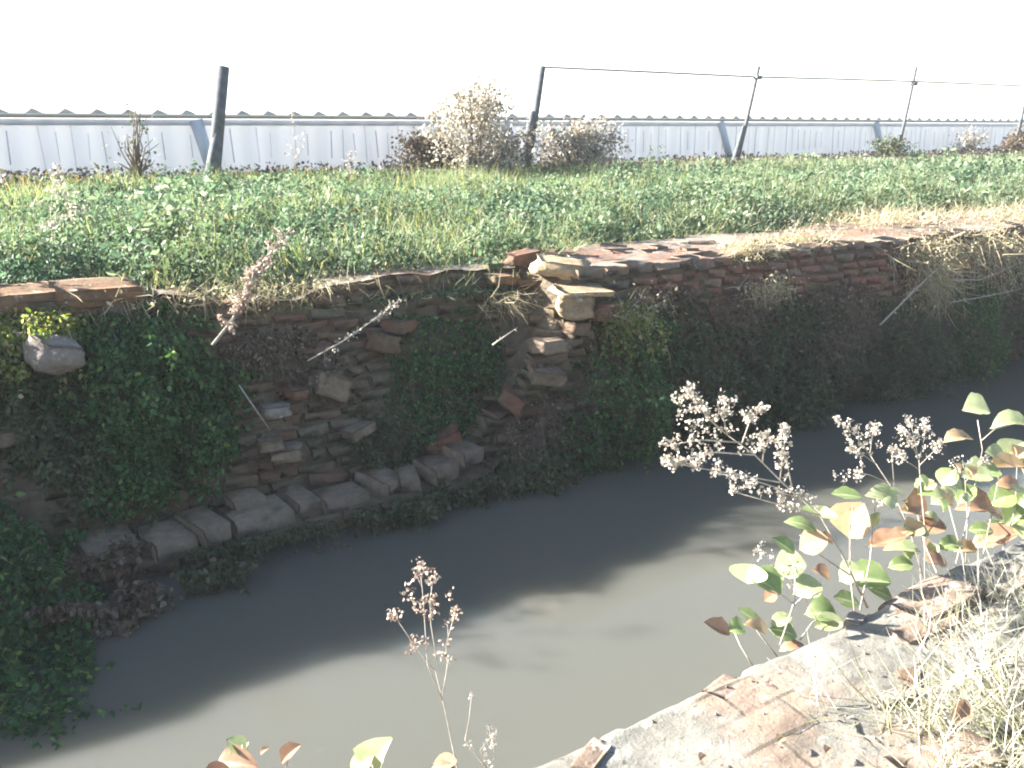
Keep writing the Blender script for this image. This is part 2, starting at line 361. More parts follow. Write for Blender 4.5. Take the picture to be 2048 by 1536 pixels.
# ------------------------------------------------------------ far brick wall
def XJ(z): return 3.42 + (z+1.0)*.62          # ragged joint between the collapsed and the standing stretch
def Fy(X, z):
    X = np.asarray(X, float); z = np.asarray(z, float)
    right = 4.47 + .17*(z+2.2)
    left = 4.74 + .42*sst(z, -2.05, -.95) + .06*fbm(X, z, 1.4, 3)
    left = np.where(z < -2.06, 4.42, left)
    t = sst(X, XJ(z)-.10, XJ(z)+.06)
    y = left*(1-t)+right*t
    return y + .035*fbm(X, z, 5, 3)
def Ztop(X):
    t = sst(X, 3.28, 3.42)
    left = -.93 + .07*sst(-X, -1.0, -.3) + .05*fbm(X, X*0+3, 2.2, 2) - .07*sst(X, 1.1, 1.3)*sst(-X, -2.0, -1.75)
    right = -.93 + .03*fbm(X, X*0+9, 1.6, 2)
    return left*(1-t)+right*t
wall = empty('brick_wall', (3.3, 4.6, WZ))
tag(wall, 'long crumbling brick canal wall across the water, its left stretch fallen back', 'wall')
xs = axis(-1.5, 13, .03, 500); us = np.concatenate([np.linspace(0, .88, 52), np.linspace(.9, 1, 6)])
X, U = np.meshgrid(xs, us); zt = Ztop(X); Z = -2.35+(zt+2.35)*U
Y = Fy(X, Z)+.016+.036*fbm(X, Z, 9, 3); V = np.stack([X, Y, Z], -1).reshape(-1, 3)
nx = len(xs); i = (np.arange(len(us)-1)[:, None]*nx+np.arange(nx-1)[None]).ravel()[:, None]
mesh_np('mortar_core', V, i+np.array([[0, 1, nx+1, nx]]), M['core'], wall, smooth=False)
# flat wall top
xs2 = axis(-1.5, 13, .04, 500); vs = np.linspace(0, 1, 26)
X, U = np.meshgrid(xs2, vs); zt = Ztop(X); y0 = Fy(X, zt)-.01; t = sst(X, 3.28, 3.42)
wd = .32*(1-t)+1.2*t + .12*fbm(X, U*0, 1.5, 2); Y = y0+wd*U
Z = zt+.02*fbm(X, Y, 6, 4)+.01-.10*sst(U, .93, 1)*1.2
V = np.stack([X, Y, Z], -1).reshape(-1, 3); nx = len(xs2)
i = (np.arange(len(vs)-1)[:, None]*nx+np.arange(nx-1)[None]).ravel()[:, None]
mesh_np('wall_top', V, i+np.array([[0, 1, nx+1, nx]]), M['cap'], wall, smooth=False)
def bricks(name, x0, x1, z0, z1, keep, mat, out=(-.02, .03), jit=.006, cond=None):
    b = MB(); row = 0; z = z0; 
    while z < z1:
        x = x0 + (row % 2)*.12
        while x < x1:
            L = random.choice([.22, .22, .23, .11, .19]); xc = x+L/2
            ok = random.random() < (keep(xc, z) if callable(keep) else keep)
            if ok and z < float(Ztop(np.array(xc)))-.03 and (cond is None or cond(xc, z)):
                y = float(Fy(xc, z)); ang = float(Fy(xc+.05, z)-Fy(xc-.05, z))/.1
                b.box((xc, y+.045-random.uniform(*out), z), (L-.012, .11, .057+random.uniform(-.004, .004)), (random.gauss(0, .04), random.gauss(0, .05)+.0, max(-.5, min(.5, ang))+random.gauss(0, .04)), jit)
            x += L+random.uniform(.004, .014)
        z += .069; row += 1
    return b.build(name, mat, wall)
left = lambda x, z: x < XJ(z)-.03
right = lambda x, z: x >= XJ(z)-.03
def keepL(x, z): return .80+1.3*float(vn(x*1.6+3, z*2.2)) + (.2 if z > -1.2 else 0)
bricks('brick_courses', -1.2, 3.5, -2.0, -.9, keepL, M['brick'], (-.02, .022), .008, left)
bricks('brick_courses', 2.6, 13, -2.2, -.93, .93, M['brick'], (-.02, .012), .006, lambda x, z: right(x, z) and not (4.1 < x < 9.2 and z > -1.42))
bricks('red_brick_courses', 2.6, 13, -2.2, -.93, .97, M['redwall'], (-.012, .010), .004, lambda x, z: right(x, z) and (4.1 < x < 9.2 and z > -1.42))
b = MB(); x = -1.0                             # footing below the ledge
while x < 3.2:
    b.box((x+.11, 4.47, -2.13), (.21, .16, .06), (0, 0, random.gauss(0, .05)), .006); x += .225
b.build('footing', M['brick'], wall)

b = MB(); x = 3.5                               # worn header course along the front of the right stretch
while x < 12.5:
    L = random.choice([.115, .12, .23, .2]); zt = float(Ztop(np.array(x+L/2)))
    if random.random() < .82: b.box((x+L/2, float(Fy(x, -.95))+.10+random.gauss(0, .012), zt-.012+random.gauss(0, .008)), (L-.01, .24, .06), (random.gauss(0, .05), random.gauss(0, .04), random.gauss(0, .06)), .009)
    x += L+.006
for _ in range(45):
    x = random.uniform(3.6, 12.5); b.box((x, float(Fy(x, -.95))+random.uniform(.35, 1.0), float(Ztop(np.array(x)))+.004), (random.choice([.11, .22]), .11, .03), (random.gauss(0, .02), random.gauss(0, .02), random.gauss(0, .3)), .008)
b.build('coping_bricks', M['tan'], wall)
b = MB(); x = .9                               # loose top course of the left stretch
while x < 3.35:
    L = random.choice([.115, .23, .2]); zt = float(Ztop(np.array(x+L/2)))
    if random.random() < .7: b.box((x+L/2, float(Fy(x, -.97))+.09+random.gauss(0, .02), zt-.02+random.gauss(0, .014)), (L-.01, .2, .055), (random.gauss(0, .08), random.gauss(0, .08), random.gauss(0, .12)), .010)
    x += L+.01
b.build('coping_bricks', M['brick'], wall)

b = MB(); path = [(1150, 665), (1105, 695), (1075, 728), (1060, 765), (1020, 800), (985, 838), (945, 872), (890, 893), (850, 925), (800, 950)]
for k in range(len(path)-1):                   # broken stepped edge running down to the ledge
    for t in (0, .5):
        px = path[k][0]*(1-t)+path[k+1][0]*t; py = path[k][1]*(1-t)+path[k+1][1]*t; p = ony(px, py, 4.9)
        for _ in range(12):
            Yc = float(Fy(p[0], p[2])); p = ony(px, py, .5*p[1]+.5*Yc)
        b.box((p[0], p[1]-.02, p[2]), (random.choice([.23, .2, .13]), .15, .062), (random.gauss(0, .05), random.gauss(0, .07), random.gauss(0, .2)), .007)
b.build('stepped_edge', M['brick'], wall)

# ledge blocks along the foot of the left stretch
LB = [(75, 1040, .30, .26, -.5, 'big tilted grey-brown block, furthest left on the foot of the canal wall', .05, .10),
 (215, 1082, .26, .20, .1, 'mossy low block between the tilted block and the row of ledge blocks', 0, .05),
 (335, 1068, .21, .20, .1, 'flat ledge block, first of the straight row right of the mossy low block', 0, .03),
 (412, 1048, .15, .22, .22, 'narrow ledge block standing a little high, second in the row at the wall foot', .03, .0),
 (512, 1020, .32, .19, .06, 'longest ledge block in the row at the foot of the brick wall', .01, .0),
 (597, 992, .15, .21, .12, 'short squarish ledge block right of the longest one', .0, .0),
 (678, 985, .27, .17, .04, 'wide ledge block with dark pitted top, last of the close-set row', 0, .02),
 (762, 950, .17, .2, .35, 'skewed ledge block broken away from the end of the row', .03, .08),
 (815, 945, .13, .15, -.3, 'small chipped block beside weeds at the end of the ledge', .04, .02),
 (872, 925, .18, .16, .2, 'small brown slab stepping up from the end of the ledge', .06, .02),
 (930, 898, .17, .15, .25, 'highest brown slab of the rising ledge end, under the terracotta brick', .12, .0),
 (490, 992, .18, .12, .1, 'dim block tucked behind the longest ledge block against the wall', .05, .0)]
for (px, py, L, W_, rz, lab, dz, tilt) in LB:
    p = onz(px, py, -2.03+dz); b = MB(); b.box((p[0], max(p[1], 4.53) if p[0] > .4 else p[1], -2.07+dz), (L*1.02, W_*1.45, .10), (random.gauss(0, .02)+tilt, random.gauss(0, .02), rz), .004, bev=.008)
    tag(b.build('ledge_block', M['block']), lab, 'block', 'blocks lying along the foot of the canal wall')

# rock-like stones (irregular faceted)
def rock(name, c, size, rot, mat, lab, cat='brick', group=None, sub=2, rough=.16, box=.6):
    n = 6; P = []; F = []; id = {}
    def vert(q):
        k = tuple(round(t, 4) for t in q)
        if k not in id: id[k] = len(P); P.append(Vector(q))
        return id[k]
    for ax in range(3):
        for s in (-1, 1):
            for i in range(n):
                for j in range(n):
                    q = []
                    for (u, v) in ((i, j), (i+1, j), (i+1, j+1), (i, j+1)):
                        t = [0, 0, 0]; t[ax] = s; t[(ax+1) % 3] = -1+2*u/n; t[(ax+2) % 3] = -1+2*v/n; q.append(vert(t))
                    F.append(q)
    R = Euler(rot).to_matrix(); o = random.uniform(0, 60); V = []
    for q in P:
        s = q.normalized()*1.25; r = q*box+s*(1-box)
        nn = float(fbm(np.array(q.x*1.1+o+q.z*.7), np.array(q.y*1.1+q.z*1.3), 1.0, 3))
        r = r*(1+rough*nn*1.6); V.append(Vector(c)+R @ Vector((r.x*size[0]/2, r.y*size[1]/2, r.z*size[2]/2)))
    ob = mesh_np(name, np.array([tuple(v) for v in V]), F, mat, None, [random.random()]*len(F))
    return tag(ob, lab, cat, group)
def at(px, py, off=0.0):         # point on the wall face under a pixel
    Y = 4.9
    for _ in range(12):
        p = ony(px, py, Y); Y = .5*Y+.5*float(Fy(p[0], min(p[2], -.9)))
    p = ony(px, py, Y-off); return p
# coping stones, far left
for (px, py, L, rz, lab) in ((65, 590, .46, .12, 'orange rounded coping stone at the far left end of the wall top'), (188, 582, .42, .05, 'orange coping stone, the right one of the pair above the green creeper'), (-60, 600, .4, .1, 'orange coping stone at the very left edge, partly out of frame')):
    p = ony(px, py, 5.33)
    rock('coping_stone', (p[0], p[1], p[2]-.01), (L, .30, .105), (.06, .03, rz), M['orange'], lab, 'coping stone', 'orange coping stones on the left wall top', rough=.12, box=.8)
p = at(104, 705, .20); rock('pale_stone', p, (.23, .22, .16), (.3, .3, .5), M['stone'], 'pale pinkish stone lodged in creeper below the orange coping', 'stone', rough=.17, box=.3)
p = at(1150, 608, .06); rock('buff_block', p, (.24, .22, .15), (.05, .02, -.45), M['buff'], 'pale buff block glowing in the sun at the break in the wall', 'block', rough=.22, box=.75)
p = at(1165, 582, .10); rock('buff_slab', (p[0], p[1]+.02, p[2]), (.34, .28, .035), (.05, .02, -.25), M['buff'], 'thin yellowish slab lying on the bright buff block', 'slab', rough=.15, box=.85)
p = at(1150, 540, 0); rock('mortar_lump', (p[0], p[1]+.16, p[2]), (.36, .30, .11), (.05, .12, -.5), M['buff'], 'sunlit sand-coloured mortar lump topping the wall end', 'rubble', rough=.3, box=.6)
p = at(1040, 518, 0); rock('loose_brick', (p[0]+.05, p[1]+.05, p[2]+.0), (.26, .13, .09), (.1, -.08, .15), M['redbrick'], 'broken red brick on the wall top left of the mortar lump', 'brick', rough=.3, box=.8)
p = at(1005, 556, .04); rock('loose_brick', p, (.24, .14, .06), (.1, .05, .2), M['orange'], 'dusty orange brick lying just below the broken red brick', 'brick', rough=.25, box=.8)
p = at(1205, 620, .0); rock('loose_brick', p, (.26, .2, .12), (.0, .1, .1), M['redwall'], 'shaded reddish brick butting the right side of the buff block', 'brick', rough=.2, box=.8)
RB = [(660, 770, .20, .13, 'red triangular brick end jutting from the mud wall', .4), (590, 783, .10, .06, 'small red brick stub left of the jutting triangular brick', .05),
 (885, 885, .24, .13, 'tilted terracotta brick above the hanging weeds, near the ledge end', -.35), (1025, 797, .16, .10, 'pinkish brick slipping down the break in the wall', .6),
 (765, 685, .15, .11, 'dull pink brick above the dark gap, left of the middle creeper', .3), (800, 652, .16, .08, 'dark red brick touching the top left of the middle creeper', .1),
 (570, 905, .17, .07, 'red brick low in the bare patch of mud wall', -.05), (552, 820, .15, .065, 'pale grey brick set in the bare patch of wall', -.02),
 (540, 888, .13, .06, 'moss-stained pale brick directly above the low red brick', 0.), (1095, 690, .20, .09, 'grey stone block below the bright buff block in the break', .05),
 (1090, 750, .22, .09, 'brown weathered brick halfway down the break', .2), (15, 872, .16, .07, 'brownish brick at the left edge under the dark creeper', 0), (715, 860, .18, .06, 'mud-coloured brick poking out right of the bare patch', -.2), (1150, 655, .14, .08, 'bright red brick corner beneath the buff block', .1)]
for k, (px, py, L, H, lab, ry) in enumerate(RB):
    p = at(px, py, .05); mt = M['stone'] if 'grey' in lab and 'pale' in lab else (M['block'] if ('grey' in lab or 'brown' in lab or 'mud' in lab or 'moss' in lab) else M['redbrick'])
    rock('protruding_brick', p, (L, .16, H), (random.gauss(0, .1), ry, random.gauss(0, .25)), mt, lab, 'brick', 'bricks sticking out of the far wall', rough=.2, box=.85)

# ------------------------------------------------------------ vegetation on the wall
def blob(px, py, rx, ry, thick, n, off=0., power=.5):
    c = at(px, py); dist = float(np.dot(c, FW)); RX = rx/FPX*dist*1.25; RY = ry/FPX*dist*1.08
    a = rng.uniform(0, 2*math.pi, n); r = rng.uniform(0, 1, n)**.5
    r = r*(1+.6*fbm(np.cos(a)*1.5+px, np.sin(a)*1.5+py, 1.8, 4))+np.abs(rng.normal(0, .08, n))
    x = c[0]+RX*r*np.cos(a); z = c[2]+RY*r*np.sin(a); zz = np.clip(z, -2.3, -.9)
    d = thick*np.sqrt(np.clip(1.05-r*r, 0.02, 1))*rng.uniform(0.05, 1, n)**power*(1+.6*fbm(x, z, 5, 2))
    hole = fbm(x+3*z, z*1.4+px, 6.5, 3)+.25*(1-r*r) > -.10; x, z, zz, d = x[hole], z[hole], zz[hole], d[hole]
    d = d*np.clip(1+.9*fbm(x*1.0, z+7, 9, 2)+1.3*fbm(x+px, z+2, 2.6, 2), .1, 2.4)
    y = np.minimum(Fy(x, zz), 5.2)-d-off
    z = np.maximum(z, WZ+.01)
    return np.stack([x, y, z], 1), c
def stems(P, parent, n, L, mat, wd=.004, dirn=(0, -.3, -1)):
    q = P[rng.integers(0, len(P), n)]
    v, f, r = blades(q, L, wd, dirn, .35, .5); return mesh_np('stem', v, f, mat, parent, r)
def clump(name, spec, mat, lab, cat, size=.03, group=None, stem=0, L=.15, aspect=.6, stemmat='twig', dirn=(0, -.5, -.6), spread=.7):
    Ps = []
    for s in spec: P, c = blob(*s); Ps.append(P)
    c0 = at(spec[0][0], spec[0][1]); P = np.concatenate(Ps)
    ns = max(4, len(P)//45); q = P[rng.integers(0, len(P), ns)]; out = []; sb = MB()     # trailing strands
    for k in range(ns):
        L_ = random.uniform(.06, .30)*(1 if size < .034 else 1.2); m_ = int(L_/.012); t_ = np.linspace(0, 1, m_)[:, None]
        dr = np.array([random.gauss(0, .35), -random.uniform(.1, .35), -1.]); c_ = q[k]+dr*L_*t_+np.array([0, .0, .12*L_])*np.sin(t_*3)
        c_[:, 2] = np.maximum(c_[:, 2], WZ+.01); out.append(c_+rng.normal(0, .008, c_.shape))
        if k % 3 == 0: sb.tube([c_[0], c_[m_//2], c_[-1]], .0022, .0012, 3)
    P = np.concatenate([P]+out)
    root = empty(name, tuple(c0)); tag(root, lab, cat, group)
    v, f, r = leaves(P, size, dirn, spread, aspect, rs=(.35, 1.35)); mesh_np('foliage', v, f, M[mat], root, r)
    sb.build('vine', M['twig'], root)
    if stem: stems(P, root, stem, L, M[stemmat])
    return root
TR = 'creepers and weeds hanging on the far wall'
clump('creeper', [(300, 760, 140, 130, .28, 5200), (250, 690, 110, 60, .22, 1600), (330, 860, 100, 110, .22, 3000), (250, 950, 80, 70, .16, 1400), (400, 790, 60, 90, .15, 900)], 'ivy', 'large deep green creeper mound with yellow flecks on the left part of the wall', 'creeper', .033, TR, 160)
clump('creeper', [(70, 800, 90, 100, .2, 2600), (130, 880, 70, 70, .15, 1300)], 'darkweed', 'dark bluish creeper at the left edge beneath the pale stone', 'creeper', .035, TR, 120)
clump('leafy_weed', [(70, 655, 85, 35, .25, 1200), (30, 700, 50, 45, .2, 500)], 'limeweed', 'sunlit yellow-green weed just below the left orange coping', 'weed', .03, TR, 60, .12, stemmat='straw')
clump('waterside_bush', [(20, 1190, 110, 110, .75, 5200, .05), (60, 1300, 85, 60, .8, 3000, .1), (-60, 1150, 90, 150, .7, 2500)], 'ivy', 'bushy green plant leaning over the water in the lower left corner', 'bush', .036, TR, 260, .2)
clump('creeper', [(890, 700, 95, 70, .20, 2400), (880, 770, 80, 60, .16, 1300), (880, 830, 80, 50, .14, 1300), (970, 715, 50, 55, .14, 500)], 'ivy', 'domed green creeper in the middle of the wall left of the break', 'creeper', .028, TR, 220, .22)
clump('hanging_weed', [(760, 890, 60, 55, .14, 1200), (740, 830, 50, 40, .1, 300)], 'darkweed', 'small dark weed in the recess above the skewed ledge block', 'weed', .026, TR, 60)
clump('hanging_weed', [(900, 955, 110, 38, .28, 2300), (1040, 940, 90, 50, .24, 2000), (820, 1000, 60, 25, .22, 800)], 'darkweed', 'dark ragged weed dipping to the water below the terracotta brick', 'weed', .032, TR, 260, .16)
clump('hanging_weed', [(1080, 860, 60, 75, .15, 1000), (1030, 890, 50, 50, .14, 600)], 'brownweed', 'withered grey-brown weed trailing down the break in the wall', 'weed', .024, TR, 380, .26)
clump('leafy_weed', [(1245, 670, 58, 62, .30, 750), (1215, 640, 40, 30, .24, 200)], 'limeweed', 'bright lime weed catching the sun right of the buff block', 'weed', .032, TR, 60, .12, stemmat='straw')
clump('creeper', [(1230, 800, 105, 110, .26, 4200), (1180, 880, 80, 60, .24, 1800), (1300, 720, 70, 90, .22, 1800)], 'ivy', 'green creeper curtain from the sunlit weed down to the water', 'creeper', .03, TR, 260, .2)
clump('creeper', [(1420, 760, 120, 90, .26, 4200), (1400, 850, 80, 50, .26, 1700), (1360, 660, 90, 60, .15, 1000)], 'darkweed', 'dark green creeper above the big dried plant, right of the green curtain', 'creeper', .035, TR, 240, .2)
clump('creeper', [(1600, 700, 130, 100, .30, 5200), (1560, 790, 80, 50, .30, 1900)], 'darkweed', 'broad blackish creeper beneath the red brick courses', 'creeper', .035, TR, 240, .2)
clump('hanging_weed', [(1440, 620, 110, 40, .10, 900), (1350, 610, 50, 50, .10, 400), (1500, 650, 90, 45, .16, 800)], 'brownweed', 'brown-black weeds clinging to the wall between lime weed and red courses', 'weed', .024, TR, 260, .18)
clump('hanging_weed', [(1660, 620, 120, 60, .22, 2200), (1620, 680, 60, 50, .28, 700)], 'brownweed', 'mauve-brown withered mat hanging under the red brick courses', 'weed', .026, TR, 500, .25)
clump('creeper', [(1790, 690, 90, 80, .30, 3200), (1740, 760, 60, 40, .3, 1100)], 'darkweed', 'dark creeper lobe between the withered mat and the right-hand green one', 'creeper', .035, TR, 200, .2)
clump('creeper', [(1930, 650, 90, 85, .32, 3600), (1900, 700, 60, 50, .32, 1200)], 'ivy', 'deep green creeper near the right edge below the straw-coloured roots', 'creeper', .03, TR, 200, .2)
clump('creeper', [(2060, 610, 80, 90, .32, 3200), (2150, 580, 100, 90, .32, 3200), (2300, 560, 120, 80, .32, 3500)], 'darkweed', 'dark creeper cut by the right edge of the view', 'creeper', .03, TR, 200, .2)
clump('hanging_weed', [(540, 690, 80, 34, .16, 1100), (600, 730, 60, 30, .16, 500)], 'brownweed', 'greyish withered mat beneath the leaning pale stalk', 'weed', .026, TR, 200, .14)
# fringe that hangs under the ledge blocks
clump('fringe_weed', [(180, 1130, 90, 28, .16, 1500, .28), (230, 1170, 60, 24, .16, 700, .3)], 'brownweed', 'purplish-brown fringe dangling under the left ledge blocks', 'weed', .04, TR, 120, .1)
clump('fringe_weed', [(330, 1112, 70, 20, .14, 900, .26), (410, 1100, 60, 18, .12, 600, .2)], 'darkweed', 'grey-green fringe under the middle ledge blocks', 'weed', .036, TR, 60, .08)
clump('fringe_weed', [(560, 1052, 140, 12, .16, 1300, .04), (470, 1075, 60, 14, .14, 500, .08)], 'darkweed', 'thin mossy fringe below the longest ledge block', 'weed', .02, TR, 30, .05)
clump('fringe_weed', [(750, 1010, 60, 20, .15, 700, .05)], 'darkweed', 'leafy fringe where the ledge blocks end and weeds begin', 'weed', .03, TR, 50, .1)

# dry grass and roots on the wall top, right
def tuft(name, spots, mat, lab, n, h, wd=.004, dirn=(0, 0, 1), spread=.6, bend=.8, cat='dry grass', group=None, leafn=0, leafsz=.025):
    P = np.concatenate([np.array(s[:3])+rng.normal(0, 1, (n, 3))*np.array(s[3:6]) for s in spots])
    root = empty(name, tuple(spots[0][:3])); tag(root, lab, cat, group)
    v, f, r = blades(P, h, wd, dirn, spread, bend); mesh_np('blades', v, f, M[mat], root, r)
    if leafn:
        Q = P[rng.integers(0, len(P), leafn)]+rng.normal(0, h*.3, (leafn, 3)); v, f, r = leaves(Q, leafsz, (0, 0, 1), 1.); mesh_np('seed_heads', v, f, M[mat], root, r)
    return root
def spot(px, py, Y, sx, sy, sz): p = ony(px, py, Y); return (*p, sx, sy, sz)
DG = 'dry tufts on the far wall top'
tuft('dry_tuft', [spot(1600, 485, 4.95, .22, .12, .03), spot(1500, 505, 4.75, .15, .06, .03)], 'straw', 'pale dry tuft spilling over the wall top above the red courses', 420, .13, .005, (0, -.5, .3), 1., .9, 'dry grass', DG, 700)
tuft('dry_tuft', [spot(1545, 575, 4.52, .14, .03, .04)], 'straw', 'straw-coloured tuft stuck on the wall face left of the red courses', 160, .12, .005, (-.3, -.4, -.8), .7, .9, 'dry grass', DG, 260)
tuft('root_tangle', [spot(1850, 500, 4.65, .28, .07, .06), spot(1870, 560, 4.5, .18, .06, .12), spot(1950, 480, 4.7, .3, .1, .05)], 'straw', 'tangle of pale roots and straw hanging at the right end of the wall', 520, .22, .005, (0, -.5, -.9), .7, .8, 'roots', DG, 1600, .024)
tuft('root_tangle', [spot(2010, 520, 4.5, .35, .08, .14), spot(2040, 450, 4.9, .3, .15, .05)], 'straw', 'brownish root tangle cut by the right edge of the view', 380, .22, .005, (0, -.5, -.9), .8, .8, 'roots', DG, 1200)
tuft('dry_tuft', [spot(2000, 430, 5.3, .6, .25, .03), spot(1780, 440, 5.3, .4, .2, .03)], 'straw', 'low pale grass on the wall top behind the root tangles', 700, .12, .005, (0, -.2, 1), .8, .9, 'dry grass', DG, 800)
tuft('dry_tuft', [spot(1010, 600, 4.9, .10, .05, .03)], 'straw', 'grey-green straw wisp drooping left of the buff block', 110, .15, .005, (.5, -.5, -.5), .5, .9, 'dry grass', DG)
tuft('dry_tuft', [spot(560, 575, 5.1, .3, .06, .02), spot(330, 600, 5.15, .2, .05, .03)], 'straw', 'thin straw hanging under the weeds between coping and broken wall', 160, .14, .004, (0, -.6, -.5), .7, .9, 'dry grass', DG, 200)
tuft('leafy_tuft', [spot(1290, 620, 4.45, .14, .05, .05)], 'straw', 'spindly twiggy weed above the lime weed', 60, .14, .004, (.2, -.3, .8), .7, .9, 'weed', DG, 150)

def branchy(name, pts, r0, mat, lab, cat, side=30, L=.08, leafmat='seed', leafn=200, lsz=.014, group=None, jitter=.02):
    pts = [Vector(p) for p in pts]; root = empty(name, tuple(pts[0])); tag(root, lab, cat, group)
    b = MB(); b.tube(pts, r0, r0*.4, 5)
    ends = []
    for k in range(side):
        t = random.uniform(.15, 1)*(len(pts)-1); i = min(int(t), len(pts)-2); p = pts[i].lerp(pts[i+1], t-i)
        d = (pts[i+1]-pts[i]).normalized()*.8+Vector([random.gauss(0, .8) for _ in range(3)]); d = d.normalized()*L*random.uniform(.3, 1)
        q = p+d; b.tube([p, p+d*.5+Vector((0, 0, .1*L)), q], r0*.35, r0*.2, 4); ends += [p+d*s for s in (.5, .75, 1)]
    b.build('stem', M[mat], root)
    if leafn:
        E = np.array([tuple(q) for q in ends]); P = E[rng.integers(0, len(E), leafn)]+rng.normal(0, jitter*.5, (leafn, 3))
        v, f, r = leaves(P, lsz, (0, 0, 0), 1., .8); mesh_np('seed_heads', v, f, M[leafmat], root, r)
    return root
def pp(px, py, Y): return ony(px, py, Y)
branchy('leaning_stalk', [pp(425, 690, 4.75), pp(465, 640, 4.8), pp(495, 580, 4.85), pp(520, 530, 4.95), pp(575, 465, 5.1)], .010, 'stalk', 'pale dead stalk leaning up from the wall face into the weeds', 'dead stalk', 60, .10, 'seedpink', 600, .02)
branchy('thorny_twig', [pp(615, 722, 4.7), pp(690, 680, 4.7), pp(740, 645, 4.7), pp(800, 600, 4.7)], .0055, 'stalk', 'pale thorny twig slanting across the muddy wall', 'twig', 34, .05, 'seed', 90, .014)
branchy('bare_twig', [pp(478, 770, 4.78), pp(505, 810, 4.7), pp(540, 860, 4.68)], .005, 'stalk', 'thin bare twig hanging beside the pale grey brick', 'twig', 3, .03, 'seed', 0)
branchy('bare_twig', [pp(985, 690, 4.6), pp(1035, 655, 4.55)], .006, 'stalk', 'short pale twig at the top right of the middle creeper', 'twig', 4, .05, 'seed', 0)
branchy('bare_twig', [pp(1760, 650, 4.3), pp(1850, 560, 4.4), pp(1940, 480, 4.6)], .008, 'stalk', 'stout slanting root in the straw tangle at right', 'twig', 14, .12, 'seed', 60)
branchy('bare_twig', [pp(1900, 560, 4.35), pp(1960, 560, 4.3), pp(2030, 530, 4.3)], .006, 'stalk', 'upper of two pale twigs crossing in front of the right creeper', 'twig', 8, .05, 'seed', 20)
branchy('bare_twig', [pp(1900, 605, 4.3), pp(1960, 595, 4.25), pp(2035, 580, 4.25)], .006, 'stalk', 'lower of two pale twigs crossing in front of the right creeper', 'twig', 8, .05, 'seed', 20)

# ------------------------------------------------------------ field of weeds
def fieldpts(n, x0, x1, y0, y1, dens):
    X = rng.uniform(x0, x1, n); Y = rng.uniform(y0, y1, n); k = rng.random(n) < dens(X, Y); return X[k], Y[k]
def front(X): t = sst(X, 3.3, 4.6); return 5.30*(1-t)+5.95*t + .14*fbm(X, X*0+2, 1.5, 3)
def hveg(X, Y):
    return (.12+.36*np.clip(fbm(X, Y, 1.3, 3)+.22, 0, 1)+.20*fbm(X, Y, 4.5, 2))*sst(Y, front(X)-.22, front(X)+.35)*(.12+.88*sst(-Y, -9.9, -7.4))
def weeds(n, x0, x1, y0, y1, size, flat=False):
    X, Y = fieldpts(n, x0, x1, y0, y1, lambda X, Y: (Y > front(X)-.18+0*X)*1.)
    h = np.maximum(hveg(X, Y), .03); u = rng.random(len(X))**.55
    Z = gz(X, Y)+.0+h*u; return leaves(np.stack([X, Y, Z], 1), size, (.1, -.1, .5), .8, .62, rs=(.4, 1.5))
def plants(n, x0, x1, y0, y1, per, size):
    X, Y = fieldpts(n, x0, x1, y0, y1, lambda X, Y: (Y > front(X)-.1)*(.35+1.2*np.clip(fbm(X+9, Y, .8, 2)+.4, 0, 1))); m_ = len(X)
    H = rng.uniform(.06, .50, m_)*(.5+1.1*np.clip(fbm(X, Y+5, 1.0, 3)+.4, 0, 1.2))*(.2+.8*sst(-Y, -9.7, -7.2)); Rr = rng.uniform(.05, .15, m_); T = rng.random(m_)
    i = np.repeat(np.arange(m_), per); u = rng.random(len(i))**.6; an = rng.uniform(0, 6.283, len(i)); rr = Rr[i]*(.2+.9*np.sin(u*2.6))*rng.random(len(i))**.5
    P = np.stack([X[i]+rr*np.cos(an), Y[i]+rr*np.sin(an), gz(X[i], Y[i])+H[i]*u+.02], 1)
    d = np.stack([np.cos(an)*.8, np.sin(an)*.8, np.full(len(i), .35)], 1)
    v, f, r = leaves(P, size*(.5+1.1*T[i]), d, .45, .55, rs=(.5, 1.3)); r = np.clip(.55*np.concatenate([T[i[::-1]]*0+T[i], T[i]])+.5*r-.02, 0, 1); return v, f, r
parts = [plants(1500, -1.2, 8, 5.1, 10.7, 44, .040), plants(1300, 8, 26, 5.7, 10.7, 30, .062), weeds(62000, -1.2, 7, 5.0, 7.4, .030), weeds(48000, -1.5, 13, 7.4, 10.6, .038), weeds(20000, 7, 13, 5.6, 7.6, .036), weeds(28000, 13, 30, 5.6, 10.8, .065)]
v, f, r = join(parts); g = mesh_np('weed_cover', v, f, M['field'], None, r)
tag(g, 'thick cover of sunlit leafy green weeds on the far bank', 'weeds', kind='stuff')
X, Y = fieldpts(60000, -1.2, 18, 5.1, 10.2, lambda X, Y: (Y > front(X)-.1)*(fbm(X+31, Y+7, 1.6, 3) > .02))
v, f, r = blades(np.stack([X, Y, gz(X, Y)+hveg(X, Y)*.6], 1), .20, .006, (0, 0, 1), .45, .6)
v2, f2, r2 = blades(np.stack([X[:2500], Y[:2500]*0+front(X[:2500])-.1+rng.normal(0, .06, 2500), gz(X[:2500], front(X[:2500]))+.03], 1), .14, .006, (0, -.6, .4), .5, .8)
v, f, r = join([(v, f, r), (v2, f2, r2)])
tag(mesh_np('field_grass', v, f, M['fieldgrass'], None, r), 'slender grass blades poking out of the weed cover', 'grass', kind='stuff')
